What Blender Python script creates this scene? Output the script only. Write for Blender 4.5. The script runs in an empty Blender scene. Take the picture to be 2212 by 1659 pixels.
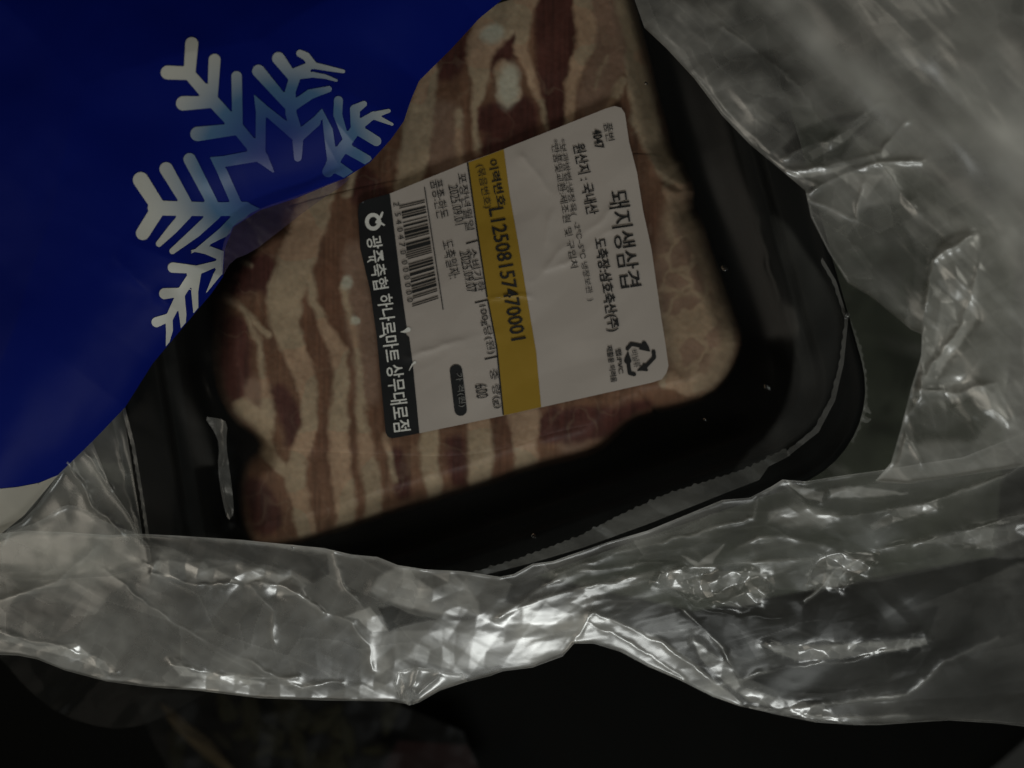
import bpy, math
import numpy as np

# ------------------------------------------------------------------ camera, world, lights
SC = bpy.context.scene
COL = SC.collection
H = 0.20                      # camera height above the tray floor level (m)
UNIT = 1e-4                   # one plan unit = 0.1 mm

cam_d = bpy.data.cameras.new('camera')
cam = bpy.data.objects.new('camera', cam_d)
COL.objects.link(cam)
cam.location = (0, 0, H)
cam_d.sensor_width = 36
cam_d.lens = 36 * H / 0.2212
cam_d.clip_start = 0.002
cam_d.clip_end = 20
cam_d.dof.use_dof = True
cam_d.dof.focus_distance = H - 0.0325
cam_d.dof.aperture_fstop = 7
SC.camera = cam

w = bpy.data.worlds.new('World')
SC.world = w
w.use_nodes = True
bg = w.node_tree.nodes['Background']
bg.inputs[0].default_value = (0.85, 0.92, 1.0, 1)
bg.inputs[1].default_value = 0.006

SC.view_settings.view_transform = 'Standard'
SC.view_settings.look = 'None'
SC.view_settings.exposure = 0
SC.view_settings.gamma = 1
SC.cycles.use_denoising = True
SC.cycles.transparent_max_bounces = 24
SC.cycles.max_bounces = 8
SC.cycles.sample_clamp_indirect = 3.0
SC.cycles.caustics_reflective = False
SC.cycles.caustics_refractive = False


def area(name, loc, target, size, power, color, size_y=None):
    d = bpy.data.lights.new(name, 'AREA')
    d.shape = 'RECTANGLE'
    d.size = size
    d.size_y = size_y or size
    d.energy = power
    d.color = color
    o = bpy.data.objects.new(name, d)
    COL.objects.link(o)
    o.location = loc
    from mathutils import Vector
    o.rotation_euler = (Vector(target) - Vector(loc)).to_track_quat('-Z', 'Y').to_euler()
    return o


area('window_lamp', (0.06, -0.27, 0.25), (0.0, -0.03, 0.03), 0.15, 0.50, (0.97, 1.0, 0.97), 0.10)
area('room_lamp', (-0.42, -0.12, 0.40), (-0.02, 0.0, 0.03), 0.30, 0.46, (1.0, 0.91, 0.76))
area('side_lamp', (0.50, 0.25, 0.40), (0.06, 0.0, 0.04), 0.22, 0.33, (1.0, 0.98, 0.86))


def wx(u, v, z):
    """plan point (u right, v down, 0.1 mm at level 0) and height z (0.1 mm) -> world"""
    k = (H - z * UNIT) / H
    return (u - 1106.0) * UNIT * k, (829.5 - v) * UNIT * k, z * UNIT


# ------------------------------------------------------------------ noise and field helpers
def _h(i, j, s):
    n = (i.astype(np.int64) * 374761393 + j.astype(np.int64) * 668265263 + s * 1442695041) & 0xFFFFFFFF
    n = ((n ^ (n >> 13)) * 1274126177) & 0xFFFFFFFF
    return ((n ^ (n >> 16)) & 0xFFFFFF) / float(0xFFFFFF)


def vn(x, y, s=0):
    i, j = np.floor(x), np.floor(y)
    fx, fy = x - i, y - j
    fx = fx * fx * (3 - 2 * fx)
    fy = fy * fy * (3 - 2 * fy)
    i = i.astype(np.int64); j = j.astype(np.int64)
    a, b, c, d = _h(i, j, s), _h(i + 1, j, s), _h(i, j + 1, s), _h(i + 1, j + 1, s)
    return (a * (1 - fx) + b * fx) * (1 - fy) + (c * (1 - fx) + d * fx) * fy - 0.5


def tri(x, y, s=0):
    """piecewise flat noise on a triangle lattice: sharp creases between flat facets"""
    k = (x + y) * 0.366
    X, Y = x + k, y + k
    i, j = np.floor(X), np.floor(Y)
    fx, fy = X - i, Y - j
    i = i.astype(np.int64); j = j.astype(np.int64)
    h00, h11, h10, h01 = _h(i, j, s), _h(i + 1, j + 1, s), _h(i + 1, j, s), _h(i, j + 1, s)
    lo = h00 * (1 - fx) + h10 * (fx - fy) + h11 * fy
    hi = h00 * (1 - fy) + h01 * (fy - fx) + h11 * fx
    return np.where(fx > fy, lo, hi) - 0.5


def sst(a, b, x):
    t = np.clip((x - a) / (b - a), 0, 1)
    return t * t * (3 - 2 * t)


def voro(x, y, s=0):
    """cell noise: distance gap to the cell border and a value per cell"""
    i0 = np.floor(x).astype(np.int64); j0 = np.floor(y).astype(np.int64)
    f1 = np.full(x.shape, 9.0); f2 = np.full(x.shape, 9.0); cid = np.zeros(x.shape)
    for di in (-1, 0, 1):
        for dj in (-1, 0, 1):
            i = i0 + di; j = j0 + dj
            d = np.hypot(i + 0.1 + 0.8 * _h(i, j, s) - x, j + 0.1 + 0.8 * _h(i, j, s + 1) - y)
            n = d < f1
            f2 = np.where(n, f1, np.minimum(f2, d))
            cid = np.where(n, _h(i, j, s + 2), cid)
            f1 = np.where(n, d, f1)
    return f2 - f1, cid


def creases(u, v, ang, lam, stretch, s, sharp=0.06):
    """fine straight crease lines (1 on a line) and a value for each flat between them"""
    c, n = math.cos(ang), math.sin(ang)
    a = u + 0.35 * lam * vn(u / lam / 2, v / lam / 2, s + 5); b = v + 0.35 * lam * vn(u / lam / 2, v / lam / 2, s + 6)
    x, y = (a * c + b * n) / stretch / lam, (-a * n + b * c) / lam
    g, cid = voro(x, y, s)
    return np.exp(-g / sharp), cid


def crumple(u, v, s=0, lam=90, amp=14, ang=0, stretch=1.0, octs=3, warp=0.5):
    c, n = math.cos(ang), math.sin(ang)
    x, y = (u * c + v * n) / stretch, -u * n + v * c
    z = 0
    for k in range(octs):
        wu = warp * lam * (vn(x / lam / 1.3, y / lam / 1.3, s + 7 + k) + 0.12 * vn(x / lam * 2.1, y / lam * 2.1, s + 9 + k))
        wv = warp * lam * (vn(x / lam / 1.3, y / lam / 1.3, s + 17 + k) + 0.12 * vn(x / lam * 2.1, y / lam * 2.1, s + 19 + k))
        z = z + amp * tri((x + wu) / lam, (y + wv) / lam, s + 31 + k)
        lam, amp = lam * 0.45, amp * 0.36
    return z


def soft(u, v, s=0, lam=200, amp=20, ang=0, stretch=1.0):
    c, n = math.cos(ang), math.sin(ang)
    x, y = (u * c + v * n) / stretch, -u * n + v * c
    return amp * (vn(x / lam, y / lam, s) + 0.4 * vn(x / lam * 2.3, y / lam * 2.3, s + 3))


def blob(u, v, cx, cy, rx, ry, ang=0):
    c, n = math.cos(ang), math.sin(ang)
    x, y = (u - cx) * c + (v - cy) * n, -(u - cx) * n + (v - cy) * c
    return np.exp(-((x / rx) ** 2 + (y / ry) ** 2))


def dline(u, v, pts, wd=None):
    """distance to a polyline; with widths also the signed field (width - distance)"""
    best = np.full(u.shape, 1e9)
    val = np.full(u.shape, -1e9)
    for k in range(len(pts) - 1):
        ax, ay, bx, by = pts[k][0], pts[k][1], pts[k + 1][0], pts[k + 1][1]
        dx, dy = bx - ax, by - ay
        L = dx * dx + dy * dy + 1e-9
        t = np.clip(((u - ax) * dx + (v - ay) * dy) / L, 0, 1)
        d = np.hypot(u - ax - t * dx, v - ay - t * dy)
        best = np.minimum(best, d)
        if wd is not None:
            val = np.maximum(val, wd[k] + (wd[k + 1] - wd[k]) * t - d)
    return val if wd is not None else best


def ridge(u, v, pts, amp, wdt):
    """crease along a polyline: wandering, uneven in height"""
    a = u + 9 * vn(u / 34, v / 34, 901) + 3 * vn(u / 11, v / 11, 902)
    b = v + 9 * vn(u / 34, v / 34, 903) + 3 * vn(u / 11, v / 11, 904)
    k = np.clip(0.75 + 1.3 * vn(u / 40, v / 40, 905), 0.1, 1.5)
    d = dline(a, b, pts)
    return amp * k * (np.exp(-d / wdt))


def poly_sd(pts):
    P = np.array(pts, float)

    def f(u, v):
        d = dline(u, v, list(P) + [P[0]])
        ins = np.zeros(u.shape, bool)
        n = len(P)
        for k in range(n):
            ax, ay = P[k]; bx, by = P[(k + 1) % n]
            if ay == by:
                continue
            c = ((ay > v) != (by > v)) & (u < (bx - ax) * (v - ay) / (by - ay) + ax)
            ins ^= c
        return np.where(ins, d, -d)
    f.bb = (P[:, 0].min(), P[:, 1].min(), P[:, 0].max(), P[:, 1].max())
    return f


def smooth_poly(pts, it=2, closed=True):
    """Chaikin corner cutting"""
    P = [tuple(map(float, p)) for p in pts]
    for _ in range(it):
        Q = []
        n = len(P)
        rng = range(n) if closed else range(n - 1)
        if not closed:
            Q.append(P[0])
        for k in rng:
            a, b = P[k], P[(k + 1) % n]
            Q.append((a[0] * .75 + b[0] * .25, a[1] * .75 + b[1] * .25))
            Q.append((a[0] * .25 + b[0] * .75, a[1] * .25 + b[1] * .75))
        if not closed:
            Q.append(P[-1])
        P = Q
    return P


def mesh_from(name, V, F, mat, parent=None, color=None, smooth=True):
    me = bpy.data.meshes.new(name)
    V = np.asarray(V, np.float32); F = np.asarray(F, np.int32)
    k = F.shape[1]
    me.vertices.add(len(V)); me.vertices.foreach_set('co', V.ravel())
    me.loops.add(F.size); me.loops.foreach_set('vertex_index', F.ravel())
    me.polygons.add(len(F))
    me.polygons.foreach_set('loop_start', np.arange(0, F.size, k, dtype=np.int32))
    me.polygons.foreach_set('loop_total', np.full(len(F), k, np.int32))
    me.update(calc_edges=True)
    me.validate()
    if color is not None:
        a = me.color_attributes.new('Col', 'FLOAT_COLOR', 'POINT')
        c = np.ones((len(V), 4), np.float32)
        c[:, :3] = color
        a.data.foreach_set('color', c.ravel())
    if smooth:
        me.polygons.foreach_set('use_smooth', np.ones(len(F), bool))
    me.materials.append(mat)
    o = bpy.data.objects.new(name, me)
    COL.objects.link(o)
    if parent:
        o.parent = parent
    return o


def sheet_data(sd, zf, step=3.0, bb=None):
    x0, y0, x1, y1 = bb or sd.bb
    us = np.arange(x0 - step * 1.5, x1 + step * 2, step)
    vs = np.arange(y0 - step * 1.5, y1 + step * 2, step)
    U, V = np.meshgrid(us, vs)
    S = sd(U, V)
    ins = S > 0
    cell = ins[:-1, :-1] | ins[1:, :-1] | ins[:-1, 1:] | ins[1:, 1:]
    e = 0.5
    out = (~ins) & (S > -2.0 * step)
    uo, vo = U[out], V[out]
    for _ in range(2):
        so = sd(uo, vo)
        gx = (sd(uo + e, vo) - sd(uo - e, vo)) / (2 * e)
        gy = (sd(uo, vo + e) - sd(uo, vo - e)) / (2 * e)
        g = np.maximum(gx * gx + gy * gy, 0.3)
        m = np.clip(-so, 0, 2 * step)
        uo = uo + gx / g * m; vo = vo + gy / g * m
    U = U.copy(); V = V.copy()
    U[out] = uo; V[out] = vo
    idx = np.arange(U.size).reshape(U.shape)
    j, i = np.nonzero(cell)
    F = np.stack([idx[j, i], idx[j + 1, i], idx[j + 1, i + 1], idx[j, i + 1]], 1)
    used = np.unique(F)
    rm = np.full(U.size, -1); rm[used] = np.arange(len(used))
    F = rm[F]
    u, v = U.ravel()[used], V.ravel()[used]
    s = np.maximum(sd(u, v), 0)
    z = zf(u, v, s)
    x, y, zz = wx(u, v, z)
    return u, v, s, np.stack([x, y, zz], 1), F


def sheet(name, sd, zf, mat, parent=None, step=3.0, bb=None, cf=None, under=None):
    u, v, s, P, F = sheet_data(sd, zf, step, bb)
    col = cf(u, v, s) if cf else None
    if under is not None:                      # closed body: the same outline again below
        x, y, zz = wx(u, v, np.minimum(under(u, v, s), P[:, 2] / UNIT - 0.5))
        n = len(P)
        B = np.stack([x, y, zz], 1)
        P = np.concatenate([P, B, P, B])       # the side wall has its own corners
        F2 = F[:, ::-1] + n
        E = np.concatenate([F[:, [0, 1]], F[:, [1, 2]], F[:, [2, 3]], F[:, [3, 0]]])
        key = E[:, 0].astype(np.int64) * n + E[:, 1]
        rev = E[:, 1].astype(np.int64) * n + E[:, 0]
        bd = E[~np.isin(key, rev)]
        F3 = np.stack([bd[:, 1], bd[:, 0], bd[:, 0] + n, bd[:, 1] + n], 1) + 2 * n
        F = np.concatenate([F, F2, F3])
        if col is not None:
            col = np.concatenate([col] * 4)
    return mesh_from(name, P, F, mat, parent, col)


def thing(name, label, cat, loc=(0, 0, 0), group=None):
    o = bpy.data.objects.new(name, None)
    o.empty_display_size = 0.01
    COL.objects.link(o)
    tag(o, label, cat, group)
    return o


def tag(o, label, cat, group=None):
    o['label'] = label; o['category'] = cat
    if group:
        o['group'] = group
    return o


# ------------------------------------------------------------------ materials
class NT:
    def __init__(self, name):
        self.m = bpy.data.materials.new(name)
        self.m.use_nodes = True
        self.t = self.m.node_tree
        self.t.nodes.clear()
        self.out = self.n('ShaderNodeOutputMaterial')

    def n(self, t, **kw):
        nd = self.t.nodes.new(t)
        for k, v in kw.items():
            if k.startswith('i_'):
                nd.inputs[k[2:].replace('_', ' ')].default_value = v
            else:
                setattr(nd, k, v)
        return nd

    def l(self, a, b):
        self.t.links.new(a, b)


def noise_bump(T, scale, strength, dist=0.0002, detail=4):
    tc = T.n('ShaderNodeTexCoord')
    nz = T.n('ShaderNodeTexNoise', i_Scale=scale, i_Detail=detail)
    bp = T.n('ShaderNodeBump', i_Strength=strength, i_Distance=dist)
    T.l(tc.outputs['Object'], nz.inputs['Vector'])
    T.l(nz.outputs['Fac'], bp.inputs['Height'])
    return bp, nz, tc


def principled(name, color=None, rough=0.5, spec=0.5, attr=False, bump=None, sss=0, rvar=0, coat=0, cvar=0):
    T = NT(name)
    p = T.n('ShaderNodeBsdfPrincipled')
    p.inputs['Roughness'].default_value = rough
    p.inputs['Specular IOR Level'].default_value = spec
    p.inputs['Coat Weight'].default_value = coat
    p.inputs['Coat Roughness'].default_value = 0.15
    if color:
        p.inputs['Base Color'].default_value = (*color, 1)
    src = None
    if attr:
        a = T.n('ShaderNodeAttribute', attribute_name='Col')
        T.l(a.outputs['Color'], p.inputs['Base Color'])
        src = a.outputs['Color']
    if bump:
        b, nz, tc = noise_bump(T, *bump)
        T.l(b.outputs['Normal'], p.inputs['Normal'])
        if rvar:
            mr = T.n('ShaderNodeMapRange')
            mr.inputs['To Min'].default_value = rough - rvar
            mr.inputs['To Max'].default_value = rough + rvar
            T.l(nz.outputs['Fac'], mr.inputs['Value'])
            T.l(mr.outputs['Result'], p.inputs['Roughness'])
        if cvar:
            n2 = T.n('ShaderNodeTexNoise', i_Scale=bump[0] * 0.12, i_Detail=5)
            T.l(tc.outputs['Object'], n2.inputs['Vector'])
            mr = T.n('ShaderNodeMapRange')
            mr.inputs['From Min'].default_value = 0.3; mr.inputs['From Max'].default_value = 0.7
            mr.inputs['To Min'].default_value = 1 - cvar; mr.inputs['To Max'].default_value = 1 + cvar
            T.l(n2.outputs['Fac'], mr.inputs['Value'])
            mx = T.n('ShaderNodeVectorMath', operation='SCALE')
            if src is None:
                mx.inputs[0].default_value = color
            else:
                T.l(src, mx.inputs[0])
            T.l(mr.outputs['Result'], mx.inputs['Scale'])
            T.l(mx.outputs[0], p.inputs['Base Color'])
    if sss:
        p.inputs['Subsurface Weight'].default_value = sss
        p.inputs['Subsurface Radius'].default_value = (0.004, 0.0015, 0.001)
        p.inputs['Subsurface Scale'].default_value = 0.5
    T.l(p.outputs[0], T.out.inputs['Surface'])
    return T.m


def film(name, milk=0.16, color=(0.82, 0.81, 0.75), rough=0.22, gloss=1.0, trans=0.5, bump=(900, 0.25, 0.0001), fade=True, layered=False):
    """thin clear plastic: mostly see-through, a little milky, reflecting more at a slant"""
    T = NT(name)
    tr = T.n('ShaderNodeBsdfTransparent')
    tr.inputs[0].default_value = (0.97, 0.975, 0.97, 1)
    df = T.n('ShaderNodeBsdfDiffuse'); df.inputs[0].default_value = (*color, 1)
    tl = T.n('ShaderNodeBsdfTranslucent'); tl.inputs[0].default_value = (*color, 1)
    m0 = T.n('ShaderNodeMixShader', i_Fac=trans)
    T.l(df.outputs[0], m0.inputs[1]); T.l(tl.outputs[0], m0.inputs[2])
    m1 = T.n('ShaderNodeMixShader', i_Fac=milk)
    T.l(tr.outputs[0], m1.inputs[1]); T.l(m0.outputs[0], m1.inputs[2])
    gl = T.n('ShaderNodeBsdfGlossy'); gl.inputs['Roughness'].default_value = rough
    gl.inputs[0].default_value = (1, 1, 1, 1)
    fr = T.n('ShaderNodeLayerWeight', i_Blend=0.5)
    pw = T.n('ShaderNodeMath', operation='POWER'); pw.inputs[1].default_value = 4.0
    T.l(fr.outputs['Facing'], pw.inputs[0])
    mu = T.n('ShaderNodeMath', operation='MULTIPLY_ADD')
    mu.inputs[1].default_value = gloss * 0.75; mu.inputs[2].default_value = gloss * 0.075
    mu.use_clamp = True
    T.l(pw.outputs[0], mu.inputs[0])
    m2 = T.n('ShaderNodeMixShader')
    T.l(mu.outputs[0], m2.inputs[0]); T.l(m1.outputs[0], m2.inputs[1]); T.l(gl.outputs[0], m2.inputs[2])
    T.l(m2.outputs[0], T.out.inputs['Surface'])
    b, nz, tc = noise_bump(T, *bump)
    for nd in (df, tl, gl, fr):
        T.l(b.outputs['Normal'], nd.inputs['Normal'])
    if fade:                                   # the film is unevenly milky
        n2 = T.n('ShaderNodeTexNoise', i_Scale=55, i_Detail=6, i_Distortion=1.2)
        T.l(tc.outputs['Object'], n2.inputs['Vector'])
        mr = T.n('ShaderNodeMapRange')
        mr.inputs['From Min'].default_value = 0.3; mr.inputs['From Max'].default_value = 0.72
        mr.inputs['To Min'].default_value = milk * 0.55; mr.inputs['To Max'].default_value = milk * 1.5
        T.l(n2.outputs['Fac'], mr.inputs['Value'])
        T.l(mr.outputs['Result'], m1.inputs[0])
        if layered:                            # R: milkiness from layers and painted lights and darks, G: gloss share
            at = T.n('ShaderNodeAttribute', attribute_name='Col')
            sp = T.n('ShaderNodeSeparateColor')
            T.l(at.outputs['Color'], sp.inputs[0])
            a1 = T.n('ShaderNodeMath', operation='MULTIPLY'); a1.use_clamp = True
            T.l(mr.outputs['Result'], a1.inputs[0]); T.l(sp.outputs[0], a1.inputs[1])
            T.l(a1.outputs[0], m1.inputs[0])
            a2 = T.n('ShaderNodeMath', operation='MULTIPLY'); a2.use_clamp = True
            T.l(mu.outputs[0], a2.inputs[0]); T.l(sp.outputs[1], a2.inputs[1])
            T.l(a2.outputs[0], m2.inputs[0])
    return T.m


M_TRAY = principled('black_plastic', (0.0048, 0.0052, 0.005), 0.5, 0.08, bump=(350, 0.12, 0.0002, 3), rvar=0.08)
M_MEAT = principled('raw_pork', rough=0.58, spec=0.22, attr=True, bump=(420, 0.35, 0.0004, 6), rvar=0.1, sss=0.12, cvar=0.16)
M_LABEL = principled('label_paper', (0.375, 0.335, 0.30), 0.42, 0.22, bump=(160, 0.15, 0.0003, 4), rvar=0.08, cvar=0.09)
M_YEL = principled('yellow_print', (0.27, 0.17, 0.02), 0.45, 0.3, bump=(300, 0.1, 0.0002, 4), cvar=0.1)
M_BLK = principled('black_print', (0.010, 0.011, 0.012), 0.5, 0.3, bump=(500, 0.1, 0.0001, 3))
M_INK = principled('black_ink', (0.018, 0.018, 0.018), 0.6, 0.2)
M_WINK = principled('white_ink', (0.62, 0.62, 0.58), 0.5, 0.3)
M_GINK = principled('grey_ink', (0.16, 0.16, 0.15), 0.5, 0.3)
M_BLUE = principled('blue_pouch', (0.0014, 0.007, 0.125), 0.5, 0.06, bump=(140, 0.2, 0.0003, 3), cvar=0.08)
M_SNOW = principled('snow_print', rough=0.38, spec=0.25, attr=True, bump=(140, 0.15, 0.0003, 3))
M_WHITE = principled('white_pouch', (0.31, 0.29, 0.245), 0.5, 0.2, bump=(140, 0.2, 0.0004, 3))
M_BAG = film('clear_bag_film', milk=0.20, rough=0.36, gloss=1.1, bump=(500, 0.12, 0.0001))
M_BAG2 = film('clear_bag_film_layered', milk=0.46, rough=0.38, gloss=1.1, bump=(500, 0.12, 0.0001))
M_LAY = film('folded_bag_film', milk=0.5, rough=0.31, gloss=1.3, bump=(400, 0.10, 0.0001), layered=True)
M_WRAP = film('wrap_film', milk=0.005, rough=0.3, gloss=0.14, bump=(60, 0.2, 0.0005, 4), fade=False)
M_FRILL = film('wrap_edge_film', milk=0.16, rough=0.27, gloss=0.8, bump=(500, 0.3, 0.0002, 4))
M_SEAM = film('pouch_seam_film', milk=0.30, color=(0.17, 0.13, 0.30), rough=0.3, gloss=0.5)
M_BOX = principled('black_box', (0.0018, 0.0019, 0.0015), 0.7, 0.04, bump=(18, 0.6, 0.004, 3))
M_FLOOR = principled('grey_floor', (0.045, 0.045, 0.042), 0.8, 0.2, bump=(300, 0.3, 0.0005, 6), cvar=0.2)
M_LEAF = principled('greens', (0.006, 0.0055, 0.002), 0.8, 0.05, bump=(300, 0.5, 0.0006, 5), cvar=0.5)
M_ROOT = principled('pale_stem', (0.028, 0.02, 0.009), 0.8, 0.1, bump=(300, 0.4, 0.0006, 5), cvar=0.3)
M_RED = principled('red_print', (0.006, 0.0012, 0.001), 0.8, 0.05, bump=(300, 0.2, 0.0003, 4))
M_GLINT = NT('water')  # clear water-like shader of the added glint domes
_g = M_GLINT.n('ShaderNodeBsdfPrincipled'); _g.inputs['Roughness'].default_value = 0.03
_g.inputs['Transmission Weight'].default_value = 1.0; _g.inputs['IOR'].default_value = 1.33
M_GLINT.l(_g.outputs[0], M_GLINT.out.inputs['Surface']); M_GLINT = M_GLINT.m

# ------------------------------------------------------------------ the setting: floor and dark box
def slab(name, pts, z1, z0, mat, parent=None, bevel=0.004, seg=4):
    import bmesh
    bm = bmesh.new()
    top = [bm.verts.new(wx(p[0], p[1], z1)) for p in pts]
    f = bm.faces.new(top)
    if f.normal.z < 0:
        f.normal_flip()
    r = bmesh.ops.extrude_face_region(bm, geom=[f])
    for e in r['geom']:
        if isinstance(e, bmesh.types.BMVert):
            e.co.z = z0 * UNIT
    bmesh.ops.recalc_face_normals(bm, faces=bm.faces)
    if bevel:
        ed = [e for e in bm.edges if abs(e.verts[0].co.z - z1 * UNIT) < 1e-6 and abs(e.verts[1].co.z - z1 * UNIT) < 1e-6]
        bmesh.ops.bevel(bm, geom=ed, offset=bevel, segments=seg, affect='EDGES', profile=0.5)
    me = bpy.data.meshes.new(name); bm.to_mesh(me); bm.free()
    for p in me.polygons:
        p.use_smooth = True
    me.materials.append(mat)
    o = bpy.data.objects.new(name, me); COL.objects.link(o)
    if parent:
        o.parent = parent
    return o


fl = slab('floor', [(-9000, -9000), (11000, -9000), (11000, 11000), (-9000, 11000)], -900, -940, M_FLOOR, bevel=0)
fl['kind'] = 'structure'

box_pts = smooth_poly([(-1500, -1500), (2900, -1500), (2900, 900), (2640, 1240), (2290, 1585), (2130, 1725), (1750, 1980), (1100, 2050), (-1500, 2050)], 2)
box = thing('storage_box', 'black rounded box at the bottom edge, dark and empty, under the clear plastic bag', 'box')
slab('box_body', box_pts, -420, -880, M_BOX, box, bevel=0.01, seg=5)

# packet of greens, lower left, deep under the bag
pk = thing('vegetable_packet', 'dim blurred packet of greens with a red corner, under the bag at lower left', 'vegetable packet')
rng = np.random.default_rng(5)


def lump(name, cx, cy, rx, ry, ang, z, hz, mat, parent, seed):
    n, m = 28, 14
    th = np.linspace(0, 2 * np.pi, n, endpoint=False)
    ph = np.linspace(-np.pi / 2 + 0.02, np.pi / 2 - 0.02, m)
    T_, P_ = np.meshgrid(th, ph)
    r = 1 + 0.5 * vn(np.cos(T_) * 2 + 5 + seed, np.sin(T_) * 2 + P_ * 2 + 9, seed) + 0.25 * vn(np.cos(T_) * 6 + seed, np.sin(T_) * 6 + P_ * 5, seed + 4)
    x = rx * np.cos(P_) * np.cos(T_) * r; y = ry * np.cos(P_) * np.sin(T_) * r; zz = z + hz * np.sin(P_) * r
    c, s = math.cos(ang), math.sin(ang)
    X, Y, Z = wx(cx + x * c - y * s, cy + x * s + y * c, zz)
    V = np.stack([X.ravel(), Y.ravel(), Z.ravel()], 1)
    idx = np.arange(n * m).reshape(m, n)
    F = np.stack([idx[:-1], np.roll(idx[:-1], -1, 1), np.roll(idx[1:], -1, 1), idx[1:]], -1).reshape(-1, 4)
    return mesh_from(name, V, F, mat, parent)


for k in range(26):
    lump('leaf', 620 + rng.normal(0, 120), 1600 + rng.normal(0, 55), rng.uniform(28, 60), rng.uniform(12, 26), rng.uniform(0, 3.1), -330 + rng.uniform(-20, 30), 14, M_LEAF, pk, k)
lump('stem', 430, 1600, 110, 16, 0.75, -300, 14, M_ROOT, pk, 77)
sheet('red_panel', poly_sd([(860, 1600), (1010, 1610), (1060, 1720), (800, 1720)]), lambda u, v, s: -290 + soft(u, v, 4, 60, 14), M_RED, pk, step=12, under=lambda u, v, s: -315 + 0 * u)
sheet('packet_film', poly_sd([(290, 1500), (760, 1480), (1000, 1580), (1080, 1760), (420, 1760), (330, 1600)]),
      lambda u, v, s: -255 + crumple(u, v, 61, 110, 30), film('packet_clear_film', milk=0.004, rough=0.5, gloss=0.05), pk, step=8)

# ------------------------------------------------------------------ meat tray
tray = thing('meat_tray', 'black plastic meat tray wrapped in clear film with a white and yellow price label', 'meat tray')
Q = np.array([(173, 224), (1560, -257), (1908, 975), (370, 1508)], float)      # TL TR BR BL corners
Qc = Q.mean(0)


def contour(d, r, n=10):
    """rounded quad: every side moved inwards by d, corners rounded with radius r"""
    L = []
    for k in range(4):
        a, b = Q[k], Q[(k + 1) % 4]
        t = (b - a) / np.linalg.norm(b - a)
        nn = np.array([-t[1], t[0]])
        if np.dot(Qc - a, nn) < 0:
            nn = -nn
        L.append((a + nn * d, t))
    C = []
    for k in range(4):
        (a, t), (b, s) = L[k - 1], L[k]
        m = np.linalg.solve(np.array([t, -s]).T, b - a)
        C.append(a + t * m[0])
    out = []
    for k in range(4):
        c = C[k]; p = C[k - 1]; q = C[(k + 1) % 4]
        e1 = (p - c) / np.linalg.norm(p - c); e2 = (q - c) / np.linalg.norm(q - c)
        half = math.acos(np.clip(np.dot(e1, e2), -1, 1)) / 2
        dist = r / math.tan(half)
        cen = c + (e1 + e2) / np.linalg.norm(e1 + e2) * r / math.sin(half)
        s0 = c + e1 * dist - cen; s1 = c + e2 * dist - cen
        a0 = math.atan2(s0[1], s0[0]); a1 = math.atan2(s1[1], s1[0])
        da = (a1 - a0 + math.pi) % (2 * math.pi) - math.pi
        for i in range(n + 1):
            a = a0 + da * i / n
            out.append(cen + r * np.array([math.cos(a), math.sin(a)]))
        nx = C[(k + 1) % 4]
        endp = out[-1]
    # straight sides get intermediate points
    res = []
    N = len(out)
    for i in range(N):
        res.append(out[i])
        if (i + 1) % (n + 1) == 0:
            b = out[(i + 1) % N]
            for j in range(1, 12):
                res.append(out[i] + (b - out[i]) * j / 12)
    return np.array(res)


def loft(name, prof, mat, parent, cap=True, r0=215):
    rings = []
    for d, z in prof:
        c = contour(d, max(r0 - d * 0.75, 40))
        X, Y, Z = wx(c[:, 0], c[:, 1], np.full(len(c), float(z)))
        rings.append(np.stack([X, Y, Z], 1))
    n = len(rings[0])
    V = np.concatenate(rings)
    F = []
    for k in range(len(rings) - 1):
        a = np.arange(n) + k * n; b = np.roll(np.arange(n), -1) + k * n
        F.append(np.stack([a, b, b + n, a + n], 1))
    F = np.concatenate(F)
    if cap:
        V = np.concatenate([V, V[-n:].mean(0)[None]])
        a = np.arange(n) + (len(rings) - 1) * n; b = np.roll(np.arange(n), -1) + (len(rings) - 1) * n
        F = np.concatenate([F, np.stack([a, b, np.full(n, len(V) - 1), np.full(n, len(V) - 1)], 1)])
        # fix degenerate quads into a fan of triangles by using a tiny ring
        F = F[:-n]
        V = V[:-1]
        c = V[-n:].mean(0)
        V = np.concatenate([V, V[-n:] * 0.02 + c * 0.98])
        F = np.concatenate([F, np.stack([a, b, b + n, a + n], 1)])
    return mesh_from(name, V, F[:, ::-1], mat, parent)


loft('tray_shell', [(60, 0), (20, 40), (6, 235), (-4, 262), (-8, 272), (-6, 281), (0, 285), (8, 283), (16, 278), (30, 275), (70, 273),
                    (80, 267), (86, 258), (92, 240), (100, 236), (122, 232), (130, 222), (150, 120), (165, 40), (185, 24), (240, 20), (420, 18)], M_TRAY, tray)

# ------------------------------------------------------------------ pork belly slices (they sit inside the tray)
LEAN = np.array((0.168, 0.090, 0.053)); LEAN2 = np.array((0.128, 0.060, 0.036)); DARK = np.array((0.062, 0.018, 0.015))
FAT = np.array((0.335, 0.255, 0.170)); PALE = np.array((0.235, 0.152, 0.108)); BONE = np.array((0.42, 0.40, 0.32))

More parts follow.
